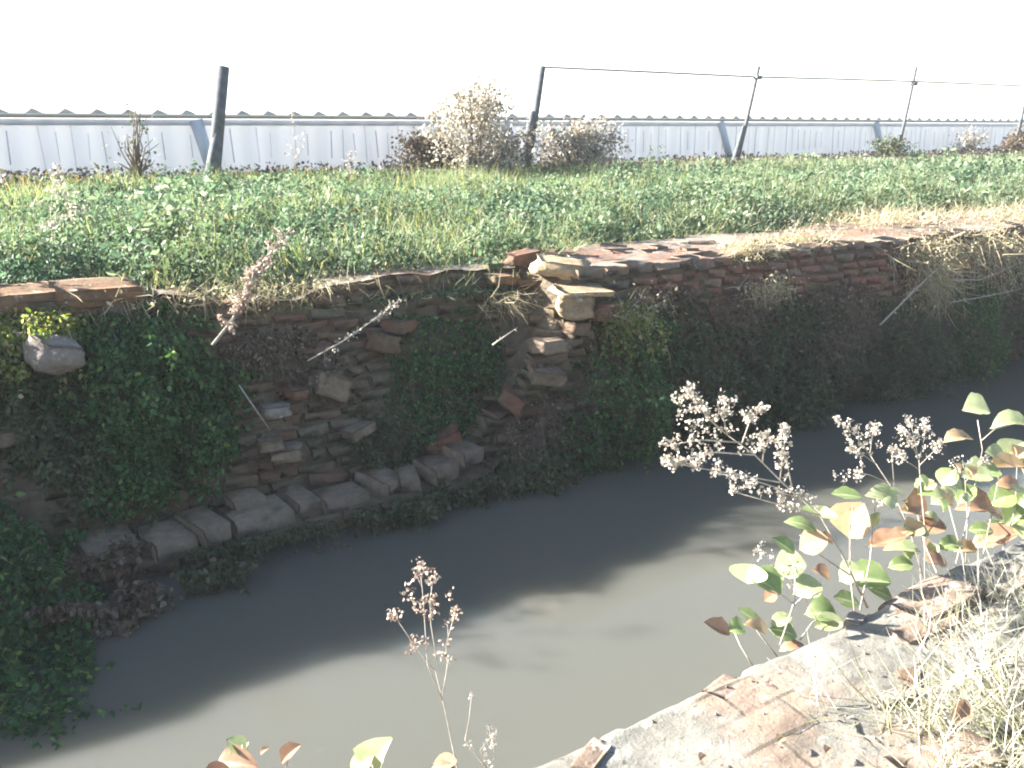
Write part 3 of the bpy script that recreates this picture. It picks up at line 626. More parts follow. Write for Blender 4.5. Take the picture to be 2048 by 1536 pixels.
# taller individual weeds
TW = [(145, 440, 6.6, .32, 'thin pale stemmed weed near the left edge of the field'), (108, 470, 6.0, .42, 'upright whitish stalk in the left of the weed field'), (590, 330, 9.8, .75, 'faint tall dry stalk in front of the shed between the first two posts'),
 (700, 340, 9.6, .35, 'pinkish dry weed at the field edge right of the first post'), (930, 345, 9.4, .38, 'dry weed with upright tips before the dead bushes'), (1290, 340, 9.8, .45, 'pale stalk standing just right of the dead bushes'), (1690, 345, 10.2, .4, 'straw stalk in the weeds between third and fourth post'), (1580, 500, 5.3, .35, 'leaning dry stalk on the wall top above the red courses')]
for (px, py, Yv, h, lab) in TW:
    p = ony(px, py+25, Yv)
    branchy('tall_weed', [p, p+np.array([.01, 0, h*.5]), p+np.array([.03+random.gauss(0, .03), 0, h])], .004, 'stalk', lab, 'weed', 14, h*.3, 'seed', 90, .022, 'tall dry stalks in the field')

# ------------------------------------------------------------ shed and fence
SY = 12.0; SZ0 = -.62; EZ = .115
shed = empty('shed', (10, SY, SZ0)); tag(shed, 'long low white corrugated shed with a tan eaves board across the field', 'shed')
xs = np.arange(-8, 60, .05); prof = .028*np.clip(1.6*np.sin(2*math.pi*xs/.34), -1, 1)
lean = .0
def strip(z0, z1, yoff=0):
    V = np.concatenate([np.stack([xs, SY+yoff+prof+.0, np.full(len(xs), z0)], 1), np.stack([xs-.0, SY+yoff+prof, np.full(len(xs), z1)], 1)]); n = len(xs)
    i = np.arange(n-1)[:, None]; return V, i+np.array([[0, 1, n+1, n]])
V, F = strip(SZ0, EZ-.02)
ws = mesh_np('wall_panel', V, F, M['shed'], shed, smooth=True)
b = MB()                                       # dark lap seams between sheets
x = -6.
while x < 45:
    b.box((x+.02, SY-.033, -.22), (.004+random.random()*.010, .006, random.uniform(.25, .6)), (0, random.gauss(-.03, .03), 0), r=.5)
    x += random.choice([.17, .17, .34, .17])
b.build('lap_seam', M['seamshadow'], shed)
b = MB(); b.box((26, SY-.06, EZ+.022), (68, .05, .042), r=.5); b.build('eaves_board', M['fascia'], shed)
b = MB(); b.box((26, SY-.045, EZ-.05), (68, .012, .07), r=.5); b.build('eaves_trim', M['shed'], shed)
# grey scallops (asymmetric waves) painting the shade under the sheet ends, and roof
def wave(x): t = (x/.345) % 1.; return np.where(t < .22, t/.22, 1-(t-.22)/.33)*(t < .55)
xr = np.arange(-8, 60, .0345/1.5); zt = EZ+.05+.055*np.clip(wave(xr), 0, 1)
n = len(xr); V = np.concatenate([np.stack([xr, xr*0+SY-.045, xr*0+EZ+.045], 1), np.stack([xr, xr*0+SY-.045, zt], 1)]); i = np.arange(n-1)[:, None]
mesh_np('sheet_end_shade', V, i+np.array([[0, 1, n+1, n]]), M['endshade'], shed)
rows = []; 
for (dy, dz) in ((-.05, .006), (6, .30)): rows.append(np.stack([xr, xr*0+SY+dy, zt+dz], 1))
mesh_np('roof_sheet', np.concatenate(rows), i+np.array([[0, 1, n+1, n]]), M['shed'], shed)
b = MB(); b.box((26, SY+6.1, -.1), (68, .2, 1.0), r=.5); b.build('rear_wall', M['shed'], shed)
for (px0, px1) in ((392, 410), (1440, 1452), (1750, 1757), (1010, 1030)):  # post shadows on the shed wall, built as slanting grey-blue strips
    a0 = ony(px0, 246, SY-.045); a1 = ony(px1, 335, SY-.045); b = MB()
    b.tube([Vector((a0[0], SY-.05, EZ-.02)), Vector((a1[0]+.1, SY-.05, SZ0+.02))], .085, .07, 4); o = b.build('post_shadow_strip', M['seamshadow'], shed)

PG = 'leaning posts of the fence before the shed'
PD = [(430, 322, 447, 133, .072, 'thickest grey fence post, first from the left, cut square on top', .67), (1055, 325, 1085, 133, .062, 'dark leaning fence post between the two dead bushes', .82),
      (1475, 318, 1518, 133, .036, 'slim leaning fence post, first one the rail crosses', .97), (1795, 305, 1833, 133, .034, 'slim pale fence post, second one the rail crosses', 1.11), (2030, 300, 2062, 140, .036, 'fence post at the right edge with ivy at its foot', 1.15)]
for k, (x0, y0, x1, y1, r0, lab, _) in enumerate(PD):
    Yp = 10.8; A = ony(x0, y0, Yp); B = ony(x1, y1, Yp); A = A+(A-B)*.22
    t = empty('fence_post', tuple(A)); tag(t, lab, 'fence post', PG)
    b = MB(); A, B = Vector(A), Vector(B)
    if k == 0: b.tube([A, A.lerp(B, .5), B], r0*1.1, r0*.95, 8)
    else: b.tube([A, A.lerp(B, .5)+Vector((.01, 0, 0)), B], r0, r0*.75, 7)
    b.build('post_shaft', M['post'], t)
    s = MB(); off = Vector((-.10, -.04, 0)) if k else Vector((-.02, -.05, 0)); top = (.42, .62, .48, .35, .5)[k]
    s.tube([A+off*1.6, A.lerp(B, top*.6)+off*.9, A.lerp(B, top)+off*.55], r0*1.15+.02, r0*.7, 5); s.build('support_stake', M['post'], t)
    if k in (2, 3, 4):
        c = MB(); q = A.lerp(B, (0.80-A.z)/(B.z-A.z)); c.box((q.x, q.y-.03, .80), (.13, .09, .06), bev=.01); c.build('rail_clamp', M['metal'], t)
b = MB(); pts = []
for px, py in ((1085, 134), (1300, 144), (1515, 154), (1670, 158), (1830, 163), (2048, 172), (2110, 175)):
    q = ony(px, py, 10.8); pts.append(q)
pts.append(pts[-1]+np.array([6, 0, -.01])); b.tube(pts, .014, .014, 6)
tag(b.build('fence_rail', M['metal']), 'thin grey rail running right from the dark leaning post', 'rail')

# dead bushes in front of the shed
def bush(name, c, rad, n, mat, lab, size, nb=40, up=0., cat='bush', group=None, sparse=.0):
    c = np.array(c); root = empty(name, (c[0], c[1], c[2])); tag(root, lab, cat, group)
    K = 26; cc = rng.normal(0, .42, (K, 3)); cc[:, 2] = np.minimum(np.abs(cc[:, 2])*1.25, .95); cc[:, :2] *= (1.15-.5*cc[:, 2:3]); idx = rng.integers(0, K, n)
    P = cc[idx]+rng.normal(0, .17, (n, 3)); P[:, 2] = np.abs(P[:, 2]); P = c+P*np.array(rad)
    v, f, r = leaves(P, size, (0, 0, .3), 1., .7); mesh_np('foliage', v, f, M[mat], root, r)
    b = MB()
    for k in range(nb):
        e = c+cc[k % K]*np.array(rad)*random.uniform(.9, 1.4)+np.array([0, 0, .1]); mid = (c+e)/2+rng.normal(0, .04, 3)
        b.tube([c+rng.normal(0, .03, 3)*np.array([1, 1, 0]), mid, e], .011, .003, 4)
    b.build('branches', M['twig'], root); return root
DB = 'dead bushes along the fence'
p = ony(950, 345, 10.5); bush('dead_bush', p, (.80, .45, .92), 4200, 'deadbush', 'tall pale feathery dead bush left of the dark leaning post', .05, 60, group=DB)
p = ony(1150, 345, 10.5); bush('dead_bush', p, (.85, .5, .62), 4200, 'deadbush', 'broad pale dead bush right of the dark leaning post', .05, 40, group=DB)
p = ony(860, 345, 11.0); bush('dead_bush', p, (.72, .4, .42), 5500, 'brush', 'low dark brown mound of brush left of the tall pale bush', .04, 40, group=DB)
p = ony(1010, 350, 10.4); bush('dead_bush', p, (.35, .25, .42), 900, 'deadbush', 'small pinkish dry clump between the two pale bushes', .045, 25, group=DB)
p = ony(275, 350, 10.6); bush('sapling', p, (.30, .2, .62), 110, 'darkweed', 'small dark sapling silhouetted against the white shed at left', .04, 26, cat='sapling')
p = ony(1780, 310, 10.7); bush('dark_shrub', p, (.55, .3, .30), 700, 'darkweed', 'dark shrub at the foot of the second rail-crossed post', .05, 20, cat='shrub', group=DB)
p = ony(2030, 305, 10.7); bush('dark_shrub', p, (.5, .3, .42), 900, 'brownweed', 'blackish shrub around the post at the right edge', .06, 20, cat='shrub', group=DB)
p = ony(1930, 310, 11.3); bush('dead_bush', p, (1.0, .3, .42), 500, 'deadbush', 'thin dry brush against the right end of the shed', .05, 50, group=DB)
X = rng.uniform(-2, 30, 16000); Y = rng.uniform(9.9, 11.9, 16000); v, f, r = leaves(np.stack([X, Y, gz(X, Y)+rng.random(16000)**2*.12], 1), .055, (0, 0, .3), 1.)
tag(mesh_np('leaf_litter', v, f, M['brownweed'], None, r), 'strip of dark dead leaves along the foot of the white shed', 'leaf litter', kind='stuff')

# ------------------------------------------------------------ near ledge
nw = empty('near_ledge', (2, 1.3, WZ)); tag(nw, 'rough sunlit concrete and brick canal edge in the lower right corner', 'ledge')
xs = axis(-2.5, 7, .02, 500)
def edge(X): return 1.475+.012*fbm(X, X*0+4, 4, 4)+.010*(np.abs(X % .5-.25) < .03)
def ntop(X, Y):
    lay = fbm(X*.8, Y*1.6, 2.4, 3); st = np.floor(lay*5)/5*.5+lay*.5
    right = sst(X, 2.2, 2.5)
    return -1.45+.028*st+.007*fbm(X, Y, 16, 4)+.04*right*(np.floor((Y-.15*X)*9) % 2*.35) + .01*right
us = np.linspace(0, 1, 46); X, U = np.meshgrid(xs, us); Y = edge(X)-.55*U; Z = ntop(X, Y)-.02*sst(-U, -.04, 0)-.06*sst(U, .95, 1)
V = np.stack([X, Y, Z], -1).reshape(-1, 3); nx = len(xs); i = (np.arange(45)[:, None]*nx+np.arange(nx-1)[None]).ravel()[:, None]
mesh_np('top_surface', V, i+np.array([[0, 1, nx+1, nx]]), M['near'], nw)
us = np.linspace(0, 1, 14); X, U = np.meshgrid(xs, us); Z0 = ntop(X, edge(X))-.021; Z = Z0*(1-U)+(-2.3)*U; Y = edge(X)+.03*fbm(X, Z, 6, 3)*sst(U, 0, .1)-.004
V = np.stack([X, Y, Z], -1).reshape(-1, 3); i = (np.arange(13)[:, None]*nx+np.arange(nx-1)[None]).ravel()[:, None]
mesh_np('canal_face', V, i+np.array([[0, 1, nx+1, nx]]), M['core'], nw)
NR = [(1515, 1385, .17, .10, .022, -.15, 'nearred', 'tan brick set into the near canal edge above its lower corner'), (1450, 1360, .12, .07, .018, .3, 'nearred', 'reddish brick sliver on the lip of the near ledge'),
 (1870, 1190, .32, .16, .055, .0, 'nearred', 'broad pinkish-brown slab of layered brick on the near ledge'), (1860, 1245, .30, .07, .04, -.05, 'nearred', 'narrow brick course in front of the pinkish slab'), (1710, 1225, .07, .05, .03, .4, 'stone', 'small white stone on the lip of the near ledge'),
 (1790, 1380, .12, .05, .03, -.2, 'stone', 'whitish flat stone near the dry grass'), (1820, 1335, .09, .05, .02, .4, 'redbrick', 'orange brick chip beside the whitish flat stone'), (2000, 1150, .30, .16, .05, .1, 'stone', 'bright white slab at the right edge of the near ledge'), (1180, 1500, .14, .05, .018, .45, 'nearred', 'red brick strip at the bottom of the near canal edge'), (1900, 1510, .26, .12, .04, -.2, 'nearred', 'brown flat stone half under grass in the bottom right corner')]
M['nearred'] = brickmat('weathered pink brick', [(0, (.27, .20, .165)), (1, (.33, .25, .2))], .95, .2)
for (px, py, L, W_, H, rz, mt, lab) in NR:
    p = onz(px, py, -1.43); rock('ledge_stone', (p[0], min(p[1], 1.49-W_*.5), -1.458+H*.02), (L, W_, H), (random.gauss(0, .04), random.gauss(0, .04), rz), M[mt], lab, 'stone', 'stones and bricks on the near ledge', rough=.12, box=.8)
# rubble crumbs: uncountable
Pc = np.stack([rng.uniform(.6, 3.6, 2600), rng.uniform(.95, 1.44, 2600)], 1); b = MB()
for (x, y) in Pc[:160]:
    s = random.uniform(.003, .007); b.box((x, y, float(ntop(np.array(x), np.array(y)))+s*.2), (s*1.5, s, s*.8), (random.random(), random.random(), random.random()*3), s*.15)
tag(b.build('grit', M['stone']), 'pale crumbs of mortar scattered over the near ledge', 'rubble', kind='stuff')
# dry grass
n = 11000; X = rng.uniform(.9, 4.2, n); Y = rng.uniform(.35, 1.38, n)
k = Y < .80+.32*sst(X, 1.2, 2.0)+.22*sst(X, 2.0, 3)+.35*fbm(X, Y, 3, 3)+rng.normal(0, .05, n); X, Y = X[k], Y[k]
v, f, r = blades(np.stack([X, Y, -1.46+0*X], 1), .15, .0035, (-.25, .25, .55), .55, .9)
n2 = 2200; X = rng.uniform(.9, 3.6, n2); Y = rng.uniform(.6, 1.4, n2); k2 = Y < .85+.3*sst(X, 1.3, 2.1)+.3*fbm(X, Y, 3, 3); X, Y = X[k2], Y[k2]; n2 = len(X)
v2, f2, r2 = blades(np.stack([X, Y, -1.43+0*X], 1), .11, .003, (-.3, .4, .06), .6, .5)
v, f, r = join([(v, f, r), (v2, f2, r2)])
tag(mesh_np('dry_grass', v, f, M['neargrass'], None, r), 'bleached dry grass with some green along the near bank', 'dry grass', kind='stuff')

# ------------------------------------------------------------ foreground plants
def bigleaf_mesh(name, c, L, W_, axis, normal, mat, parent=None, fold=.25, curl=.2):
    axis = Vector(axis).normalized(); normal = Vector(normal); normal = (normal-axis*normal.dot(axis)).normalized(); sd = axis.cross(normal)
    V = []; vn_ = []; F = []; n = 9; prof = [0, .5, .8, .96, 1., .95, .8, .5, .05]
    cols = (-1, -.75, -.5, -.25, 0, .25, .5, .75, 1)
    for i in range(n):
        t = i/(n-1); w_ = prof[i]*W_/2*(1+random.gauss(0, .04))
        for u in cols:
            wob = .035*L*math.sin(i*2.6+abs(u)*4)
            q = Vector(c)+axis*(L*(t-.5)+abs(u)*.06*L)+sd*(u*w_)+normal*(abs(u)*w_*fold*1.6-curl*L*(t-.4)**2+wob*abs(u)*.4)
            V.append(q); vein = min(abs(u), abs(((t*6-abs(u)*1.6) % 1.)-.5)*1.2+.05 if abs(u) > .1 else 0); vn_.append(vein)
    k = len(cols)
    for i in range(n-1):
        for j in range(k-1): F.append((i*k+j, i*k+j+1, (i+1)*k+j+1, (i+1)*k+j))
    o = mesh_np(name, np.array([tuple(v) for v in V]), F, mat, parent, None, True)
    at_ = o.data.attributes.new('vein', 'FLOAT', 'POINT'); at_.data.foreach_set('value', np.array(vn_, np.float32))
    return o
def leafplant(name, base, stemspx, lvs, lab, cat, group=None, Y=1.6):
    root = empty(name, tuple(base)); tag(root, lab, cat, group); b = MB()
    for s in stemspx: b.tube([ony(x, y, Y+dy) for (x, y, dy) in s], .0028, .0016, 5)
    b.build('stem', M['stalk'], root)
    for (px, py, wpx, hpx, ang, mt, dy) in lvs:
        c = ony(px, py, Y+dy); dist = float(np.dot(c, FW)); L = wpx/FPX*dist*1.0; Wd = max(hpx/FPX*dist*1.45, L*.62)
        ar = math.radians(ang); ax = RT*math.cos(ar)+UP*math.sin(ar)
        tilt = min(1.35, math.acos(min(1, hpx/FPX*dist/(Wd)))); pn = UP*math.cos(ar)-RT*math.sin(ar)
        nrm = -FW*math.cos(tilt)+pn*math.sin(tilt)+RT*random.gauss(0, .1)
        bigleaf_mesh('leaf', c, L, Wd, ax+FW*random.gauss(0, .15), nrm, M[mt], root, random.uniform(.1, .55), random.uniform(-.1, .6))
    return root
G, P_, B_, T_ = 'bl_green', 'bl_pale', 'bl_brown', 'bl_tan'
leafplant('bramble', onz(1590, 1290, -1.47), [[(1560, 1290, -.05), (1590, 1200, .0), (1590, 1140, .05), (1570, 1090, .1)], [(1590, 1210, 0), (1620, 1180, .03), (1640, 1160, .05)], [(1590, 1210, 0), (1545, 1175, .03), (1520, 1165, .05)], [(1510, 1340, -.05), (1480, 1290, 0), (1465, 1255, .05)], [(1560, 1320, -.05), (1520, 1270, .02), (1500, 1240, .04)], [(1590, 1290, -.05), (1585, 1250, 0), (1560, 1240, 0)], [(1600, 1280, -.05), (1625, 1245, 0), (1650, 1230, 0)]],
 [(1577, 1133, 62, 50, 10, P_, .1), (1613, 1177, 62, 40, 20, P_, .02), (1525, 1165, 75, 45, -25, G, .05), (1500, 1150, 40, 60, 70, G, .08), (1550, 1165, 40, 30, -40, G, .1), (1565, 1090, 55, 26, -35, G, .1), (1432, 1255, 60, 26, -25, B_, .05), (1472, 1258, 36, 30, 0, G, .02), (1497, 1232, 60, 24, -35, G, .05), (1510, 1255, 50, 24, -20, T_, 0), (1560, 1240, 46, 22, 25, P_, 0), (1565, 1262, 56, 32, -10, G, -.02), (1640, 1228, 62, 40, 0, G, .02), (1655, 1250, 60, 30, 10, P_, -.02), (1580, 1292, 50, 14, 20, B_, -.05), (1645, 1145, 50, 26, -25, B_, .08), (1540, 1195, 30, 20, 30, B_, .0)],
 'round-leaved bramble leaning over the water with pale and brown leaves', 'bramble', 'leafy brambles on the near ledge', 1.56)
leafplant('bramble', onz(1700, 1240, -1.47), [[(1710, 1230, -.05), (1700, 1150, 0), (1700, 1060, .06), (1705, 1010, .1)], [(1700, 1150, 0), (1640, 1110, .05), (1600, 1070, .08)], [(1720, 1220, -.05), (1740, 1120, 0), (1750, 1010, .1)]],
 [(1710, 1045, 78, 66, 75, T_, .1), (1625, 1090, 60, 44, 25, T_, .08), (1650, 1078, 34, 20, -10, B_, .08), (1600, 1047, 66, 24, -12, G, .12), (1645, 1025, 24, 50, 80, G, .12), (1762, 995, 66, 34, -10, P_, .14), (1690, 990, 60, 22, -5, G, .16), (1690, 1200, 52, 30, -15, G, 0), (1730, 1160, 90, 50, 0, G, .03), (1700, 1150, 50, 40, 30, P_, .04), (1760, 1185, 50, 26, -20, G, 0), (1770, 1085, 80, 26, 15, B_, .1), (1800, 1100, 70, 24, 0, P_, .08), (1830, 1060, 60, 28, -15, G, .1)],
 'bramble with a large tan leaf beside the big dried plant', 'bramble', 'leafy brambles on the near ledge', 1.58)
lv = [(1830, 1025, 70, 50, -10, B_, .2), (1860, 1055, 60, 34, 10, B_, .15), (1950, 1015, 80, 44, 0, B_, .2), (1985, 1080, 90, 34, 25, B_, .1), (1950, 820, 52, 42, 0, P_, .35), (2020, 848, 80, 26, 8, P_, .35), (1915, 875, 66, 22, 10, T_, .3), (2010, 935, 80, 26, 0, T_, .25), (1990, 910, 46, 34, -20, P_, .3), (2030, 905, 50, 46, 60, P_, .3), (1900, 960, 56, 34, -20, P_, .25), (1950, 955, 60, 44, 0, P_, .22), (1880, 1000, 40, 30, 20, P_, .2), (2020, 970, 60, 30, -10, B_, .2), (2000, 1000, 60, 40, 20, G, .2), (2030, 1040, 56, 44, 30, G, .15), (1900, 1090, 60, 26, 10, G, .1), (1960, 1060, 50, 24, 0, G, .12), (1930, 990, 50, 30, 45, G, .2), (1990, 1030, 50, 24, -30, P_, .18), (1870, 1120, 50, 26, -10, B_, .05), (1930, 1100, 46, 24, 5, T_, .08), (1850, 985, 40, 26, 10, G, .2), (2045, 1000, 50, 40, 60, G, .2), (1800, 1130, 50, 26, 10, G, .05), (1980, 945, 40, 30, 10, G, .25)]
for _ in range(34):
    px_ = random.uniform(1740, 2060); py_ = random.uniform(900+max(0, 2000-px_)*.30, 1120-max(0, px_-1850)*.15)
    lv.append((px_, py_, random.uniform(22, 44), random.uniform(12, 34), random.uniform(-80, 80), random.choice([G, P_, P_, P_, T_, T_]), random.uniform(.0, .3)))
leafplant('bramble', onz(1900, 1180, -1.47), [[(1900, 1170, -.05), (1930, 1060, .1), (1965, 900, .3), (1955, 840, .35)], [(1965, 880, .3), (1990, 858, .35), (2020, 850, .35)], [(1960, 1140, 0), (1985, 1020, .15), (2000, 940, .25)], [(1880, 1160, -.05), (1850, 1090, .1), (1835, 1030, .2)], [(1930, 1130, 0), (1900, 1020, .2), (1890, 960, .25)], [(2000, 1120, 0), (2030, 1020, .15), (2035, 910, .3)]], lv,
 'dense mixed green and brown bramble at the right edge above the ledge', 'bramble', 'leafy brambles on the near ledge', 1.6)
leafplant('withered_plant', onz(480, 1620, -1.47), [[(480, 1640, -.1), (480, 1560, 0), (485, 1490, 0)], [(520, 1640, -.1), (560, 1570, 0), (580, 1510, 0)]],
 [(465, 1530, 100, 44, 10, B_, .0), (470, 1490, 46, 26, -40, P_, .02), (492, 1495, 20, 34, 80, G, .02), (580, 1510, 56, 26, 45, B_, 0), (528, 1502, 22, 9, 45, T_, .02), (430, 1560, 70, 40, 0, B_, 0)],
 'curled brown and white leaves peeking in at the bottom left', 'plant', 'withered leaves along the bottom edge', 1.62)
leafplant('withered_plant', onz(745, 1620, -1.47), [[(745, 1660, -.1), (745, 1590, 0), (745, 1530, 0)], [(860, 1660, -.1), (885, 1600, 0), (890, 1540, 0)]],
 [(765, 1520, 80, 70, 80, P_, .0), (722, 1530, 70, 36, 60, T_, .03), (888, 1525, 50, 24, 10, T_, 0), (880, 1545, 60, 30, 20, B_, -.01)],
 'large creamy leaf peeking in at the bottom centre', 'plant', 'withered leaves along the bottom edge', 1.56)
p = onz(1920, 1425, -1.38)
o = bigleaf_mesh('fallen_leaf', p, .065, .05, RT*.6+UP, -FW+UP*.3, M['bl_brown'], None, .4, .5); tag(o, 'single orange-brown fallen leaf caught in the dry grass', 'leaf')
for (px, py, mt, lab) in ((1560, 1478, 'bl_tan', 'small yellowish leaf flat on the near ledge'), (1405, 1515, 'bl_brown', 'tiny olive leaf fragment low on the near ledge'), (1655, 1500, 'bl_brown', 'small brown leaf by the dry grass at the bottom')):
    p = onz(px, py, -1.425); o = bigleaf_mesh('fallen_leaf', p, .03, .024, (1, .4, .05), (.1, -.2, 1), M[mt], None, .3, .3); tag(o, lab, 'leaf')

def sprays(name, base, Y, mains, lab, heads, hmat='seed', hs=.008, clusters=9, rad=.010, stem=.0028, group=None, cat='dried plant', minis=5):
    """mains: polylines in (px,py,dy); heads carries px points of seed clusters"""
    root = empty(name, tuple(base)); tag(root, lab, cat, group); b = MB(); pts = []
    for k, s in enumerate(mains):
        q = [Vector(ony(x, y, Y+d)) for (x, y, d) in s]; b.tube(q, stem if k == 0 else stem*.6, stem*.35, 5)
        if k == 0 and len(mains) > 1: continue
        for i in range(len(q)-1):               # short side twigs towards the tip
            for _ in range(minis):
                t = random.random()
                if i+t < (len(q)-1)*.35: continue
                a = q[i].lerp(q[i+1], t); d = (q[i+1]-q[i]).normalized()*.8+Vector([random.gauss(0, .7) for _ in range(3)]); L = random.uniform(.010, .030)
                e_ = a+d.normalized()*L; b.tube([a, e_], stem*.35, stem*.25, 4); pts.append(e_)
        pts.append(q[-1])
    for (x, y, d) in heads: pts.append(Vector(ony(x, y, Y+d)))
    b.build('stem', M['stalk'], root)
    P = np.array([tuple(p) for p in pts]); P = np.repeat(P, clusters, 0)+rng.normal(0, rad*.55, (len(P)*clusters, 3))
    v, f, r = leaves(P, hs, (0, 0, .3), 1., .75); mesh_np('seed_heads', v, f, M[hmat], root, r)
    return root
DP = 'dried seed-head plants on the near ledge'
Z0 = 0.
sprays('dried_plant', onz(925, 1650, -1.47), 1.56, [[(935, 1660, 0), (915, 1540, 0), (890, 1420, 0), (870, 1340, 0)], [(870, 1340, 0), (850, 1320, .01), (815, 1270, .02), (788, 1230, .02)], [(885, 1400, 0), (855, 1330, 0), (850, 1250, .0), (845, 1180, 0), (840, 1130, 0)], [(885, 1390, 0), (895, 1330, 0), (892, 1290, -.01), (910, 1225, -.01)], [(875, 1330, 0), (862, 1250, .01), (860, 1200, .01), (868, 1150, .01)]],
 'tall slender dried plant with pinkish seed heads rising at bottom centre', [(840, 1125, 0), (848, 1140, 0), (835, 1150, 0), (860, 1145, 0), (855, 1160, .01), (872, 1160, 0), (815, 1175, 0), (820, 1190, 0), (832, 1210, 0), (845, 1225, 0), (788, 1225, 0), (795, 1240, 0), (900, 1190, 0), (912, 1220, 0), (850, 1280, 0), (893, 1285, 0), (895, 1318, 0), (868, 1225, 0)], 'seedpink', .009, 10, .011, .0022, DP, minis=2)
sprays('dried_plant', onz(975, 1650, -1.47), 1.56, [[(990, 1660, 0), (975, 1540, 0), (930, 1480, 0), (938, 1440, 0), (943, 1392, 0)], [(975, 1540, 0), (960, 1500, 0), (985, 1470, 0)], [(975, 1545, 0), (990, 1510, 0), (985, 1480, 0)]],
 'low wispy dried plant right of the tall slender one', [(943, 1390, 0), (932, 1490, 0), (945, 1495, 0), (985, 1475, 0), (970, 1510, 0), (965, 1525, 0), (980, 1530, 0)], 'seed', .007, 7, .009, .0018, DP, minis=3)
sprays('dried_plant', onz(1720, 1200, -1.47), 1.62, [[(1735, 1215, -.08), (1680, 1100, 0), (1640, 1030, .05), (1570, 970, .1), (1510, 910, .14), (1455, 870, .16)],
  [(1455, 870, .16), (1420, 840, .18), (1385, 800, .2), (1378, 780, .2)], [(1455, 870, .16), (1445, 830, .17), (1452, 800, .17)], [(1480, 885, .15), (1400, 880, .18), (1340, 890, .2)], [(1510, 910, .14), (1430, 905, .16), (1390, 915, .18), (1330, 925, .2)], [(1560, 965, .12), (1480, 950, .14), (1420, 940, .16), (1340, 925, .2)], [(1600, 990, .1), (1520, 965, .14), (1430, 945, .18)], [(1640, 1030, .05), (1560, 1010, .1), (1465, 983, .14)], [(1485, 885, .15), (1500, 840, .15), (1525, 818, .15)], [(1560, 960, .12), (1570, 880, .12), (1565, 855, .12)], [(1585, 980, .1), (1575, 930, .12), (1562, 890, .12)], [(1525, 925, .13), (1528, 895, .13), (1520, 875, .13)], [(1640, 1030, .05), (1600, 995, .08), (1560, 985, .1)]],
 'largest dried plant, arching left over the water with cream seed sprays', [(1378, 785, .2), (1365, 800, .2), (1350, 800, .2), (1395, 800, .2), (1400, 815, .2), (1375, 820, .2), (1360, 830, .2), (1415, 820, .18), (1425, 840, .18), (1395, 845, .18), (1380, 850, .18), (1410, 860, .17), (1448, 795, .17), (1465, 800, .17), (1440, 855, .17), (1465, 860, .16), (1430, 870, .17), (1345, 888, .2), (1400, 885, .18), (1380, 915, .18), (1335, 925, .2), (1355, 925, .2), (1400, 920, .18), (1420, 910, .17), (1440, 895, .16), (1515, 870, .13), (1530, 868, .13), (1545, 880, .13), (1500, 880, .14), (1480, 900, .15), (1430, 945, .17), (1460, 945, .15), (1490, 950, .14), (1560, 1000, .1), (1580, 1010, .1), (1620, 1000, .06), (1630, 1020, .05), (1600, 1020, .07), (1520, 825, .15)], 'seed', .0105, 14, .013, .0042, DP, minis=5)
sprays('dried_plant', onz(1860, 1170, -1.47), 1.66, [[(1850, 1170, -.05), (1820, 1060, .05), (1780, 970, .12), (1740, 910, .16)], [(1740, 910, .16), (1710, 870, .18), (1675, 840, .2)], [(1755, 930, .15), (1720, 905, .17), (1700, 885, .18)], [(1740, 905, .16), (1745, 870, .17), (1750, 855, .17)], [(1790, 990, .1), (1785, 930, .12), (1782, 900, .12)], [(1775, 965, .12), (1740, 950, .14), (1715, 945, .15)], [(1815, 1050, .06), (1790, 1010, .08), (1760, 1000, .1)]],
 'silvery dried plant leaning left behind the brambles', [(1672, 840, .2), (1685, 850, .2), (1700, 845, .2), (1710, 865, .18), (1695, 870, .18), (1725, 870, .18), (1735, 885, .17), (1745, 865, .17), (1720, 895, .17), (1755, 890, .16), (1740, 910, .16), (1720, 915, .16), (1685, 960, .15), (1670, 950, .15), (1695, 945, .15)], 'seed', .0095, 10, .012, .0028, DP, minis=5)
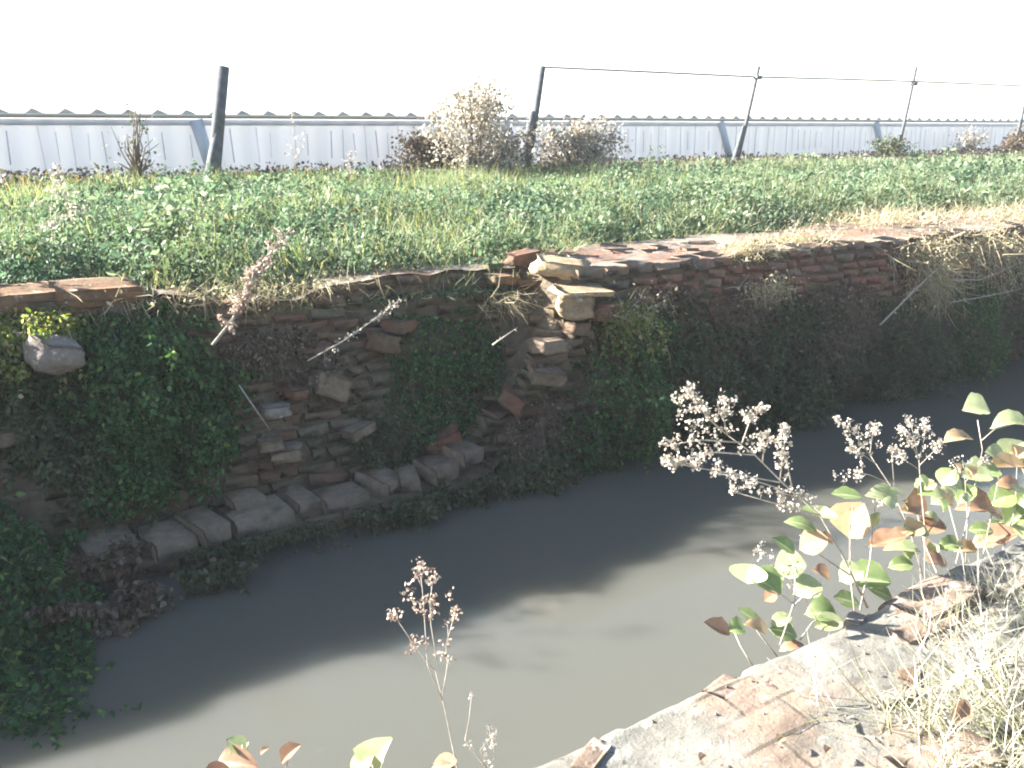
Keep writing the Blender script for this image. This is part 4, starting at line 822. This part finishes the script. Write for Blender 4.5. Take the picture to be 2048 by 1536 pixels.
sprays('dried_plant', onz(1880, 1170, -1.47), 1.66, [[(1850, 1180, -.05), (1850, 1060, .05), (1840, 960, .1), (1838, 920, .12)], [(1838, 920, .12), (1820, 880, .14), (1800, 860, .15)], [(1838, 925, .12), (1825, 860, .14), (1818, 840, .15)], [(1838, 920, .12), (1850, 870, .13), (1848, 850, .13)], [(1840, 930, .12), (1870, 900, .13), (1885, 885, .13)], [(1840, 940, .12), (1810, 920, .13), (1795, 900, .14)]],
 'upright bushy dried plant with silvery heads near the right edge', [(1800, 855, .15), (1812, 838, .15), (1822, 850, .15), (1835, 860, .14), (1848, 855, .13), (1862, 870, .13), (1800, 880, .14), (1815, 890, .14), (1830, 890, .14), (1850, 895, .13), (1870, 890, .13), (1880, 905, .13), (1840, 910, .13), (1860, 915, .13), (1800, 905, .13)], 'seed', .0095, 10, .013, .0028, DP, minis=5)
sprays('dried_plant', onz(1960, 1130, -1.47), 1.7, [[(1930, 1150, -.02), (1935, 1040, .05), (1930, 960, .1), (1925, 920, .12)], [(1930, 960, .1), (1905, 930, .12)], [(1930, 965, .1), (1960, 930, .12), (1975, 915, .12)]],
 'grey wispy dried plant among the leaves at the right edge', [(1905, 925, .12), (1920, 915, .12), (1935, 925, .12), (1945, 940, .12), (1965, 925, .12), (1915, 945, .12), (1975, 912, .12)], 'seed', .008, 7, .012, .0022, DP, minis=5)
sprays('dried_plant', onz(1640, 1250, -1.47), 1.6, [[(1640, 1250, -.05), (1600, 1180, 0), (1540, 1120, .08), (1515, 1100, .1)]], 'faint grey seed spray floating left of the bramble top', [(1512, 1098, .1), (1525, 1105, .1), (1540, 1110, .1), (1520, 1120, .1)], 'seed', .007, 8, .010, .0012, DP)

# ------------------------------------------------------------ thin sunlit haze
def hz():
    b = MB(); V = [(x, y, z) for x in (-2200, 2200) for y in (-2200, 2200) for z in (-3.4, 1.7)]
    F = [(0, 1, 3, 2), (4, 6, 7, 5), (0, 4, 5, 1), (2, 3, 7, 6), (0, 2, 6, 4), (1, 5, 7, 3)]
    m = bpy.data.materials.new('haze'); m.use_nodes = True; n = m.node_tree; n.nodes.remove(n.nodes['Principled BSDF'])
    v = n.nodes.new('ShaderNodeVolumePrincipled'); v.inputs['Color'].default_value = (.92, .95, 1, 1); v.inputs['Density'].default_value = HAZE
    n.links.new(v.outputs[0], n.nodes['Material Output'].inputs['Volume'])
    tag(mesh_np('haze', np.array(V, float), F, m), kind='stuff')
HAZE = .0016
hz()
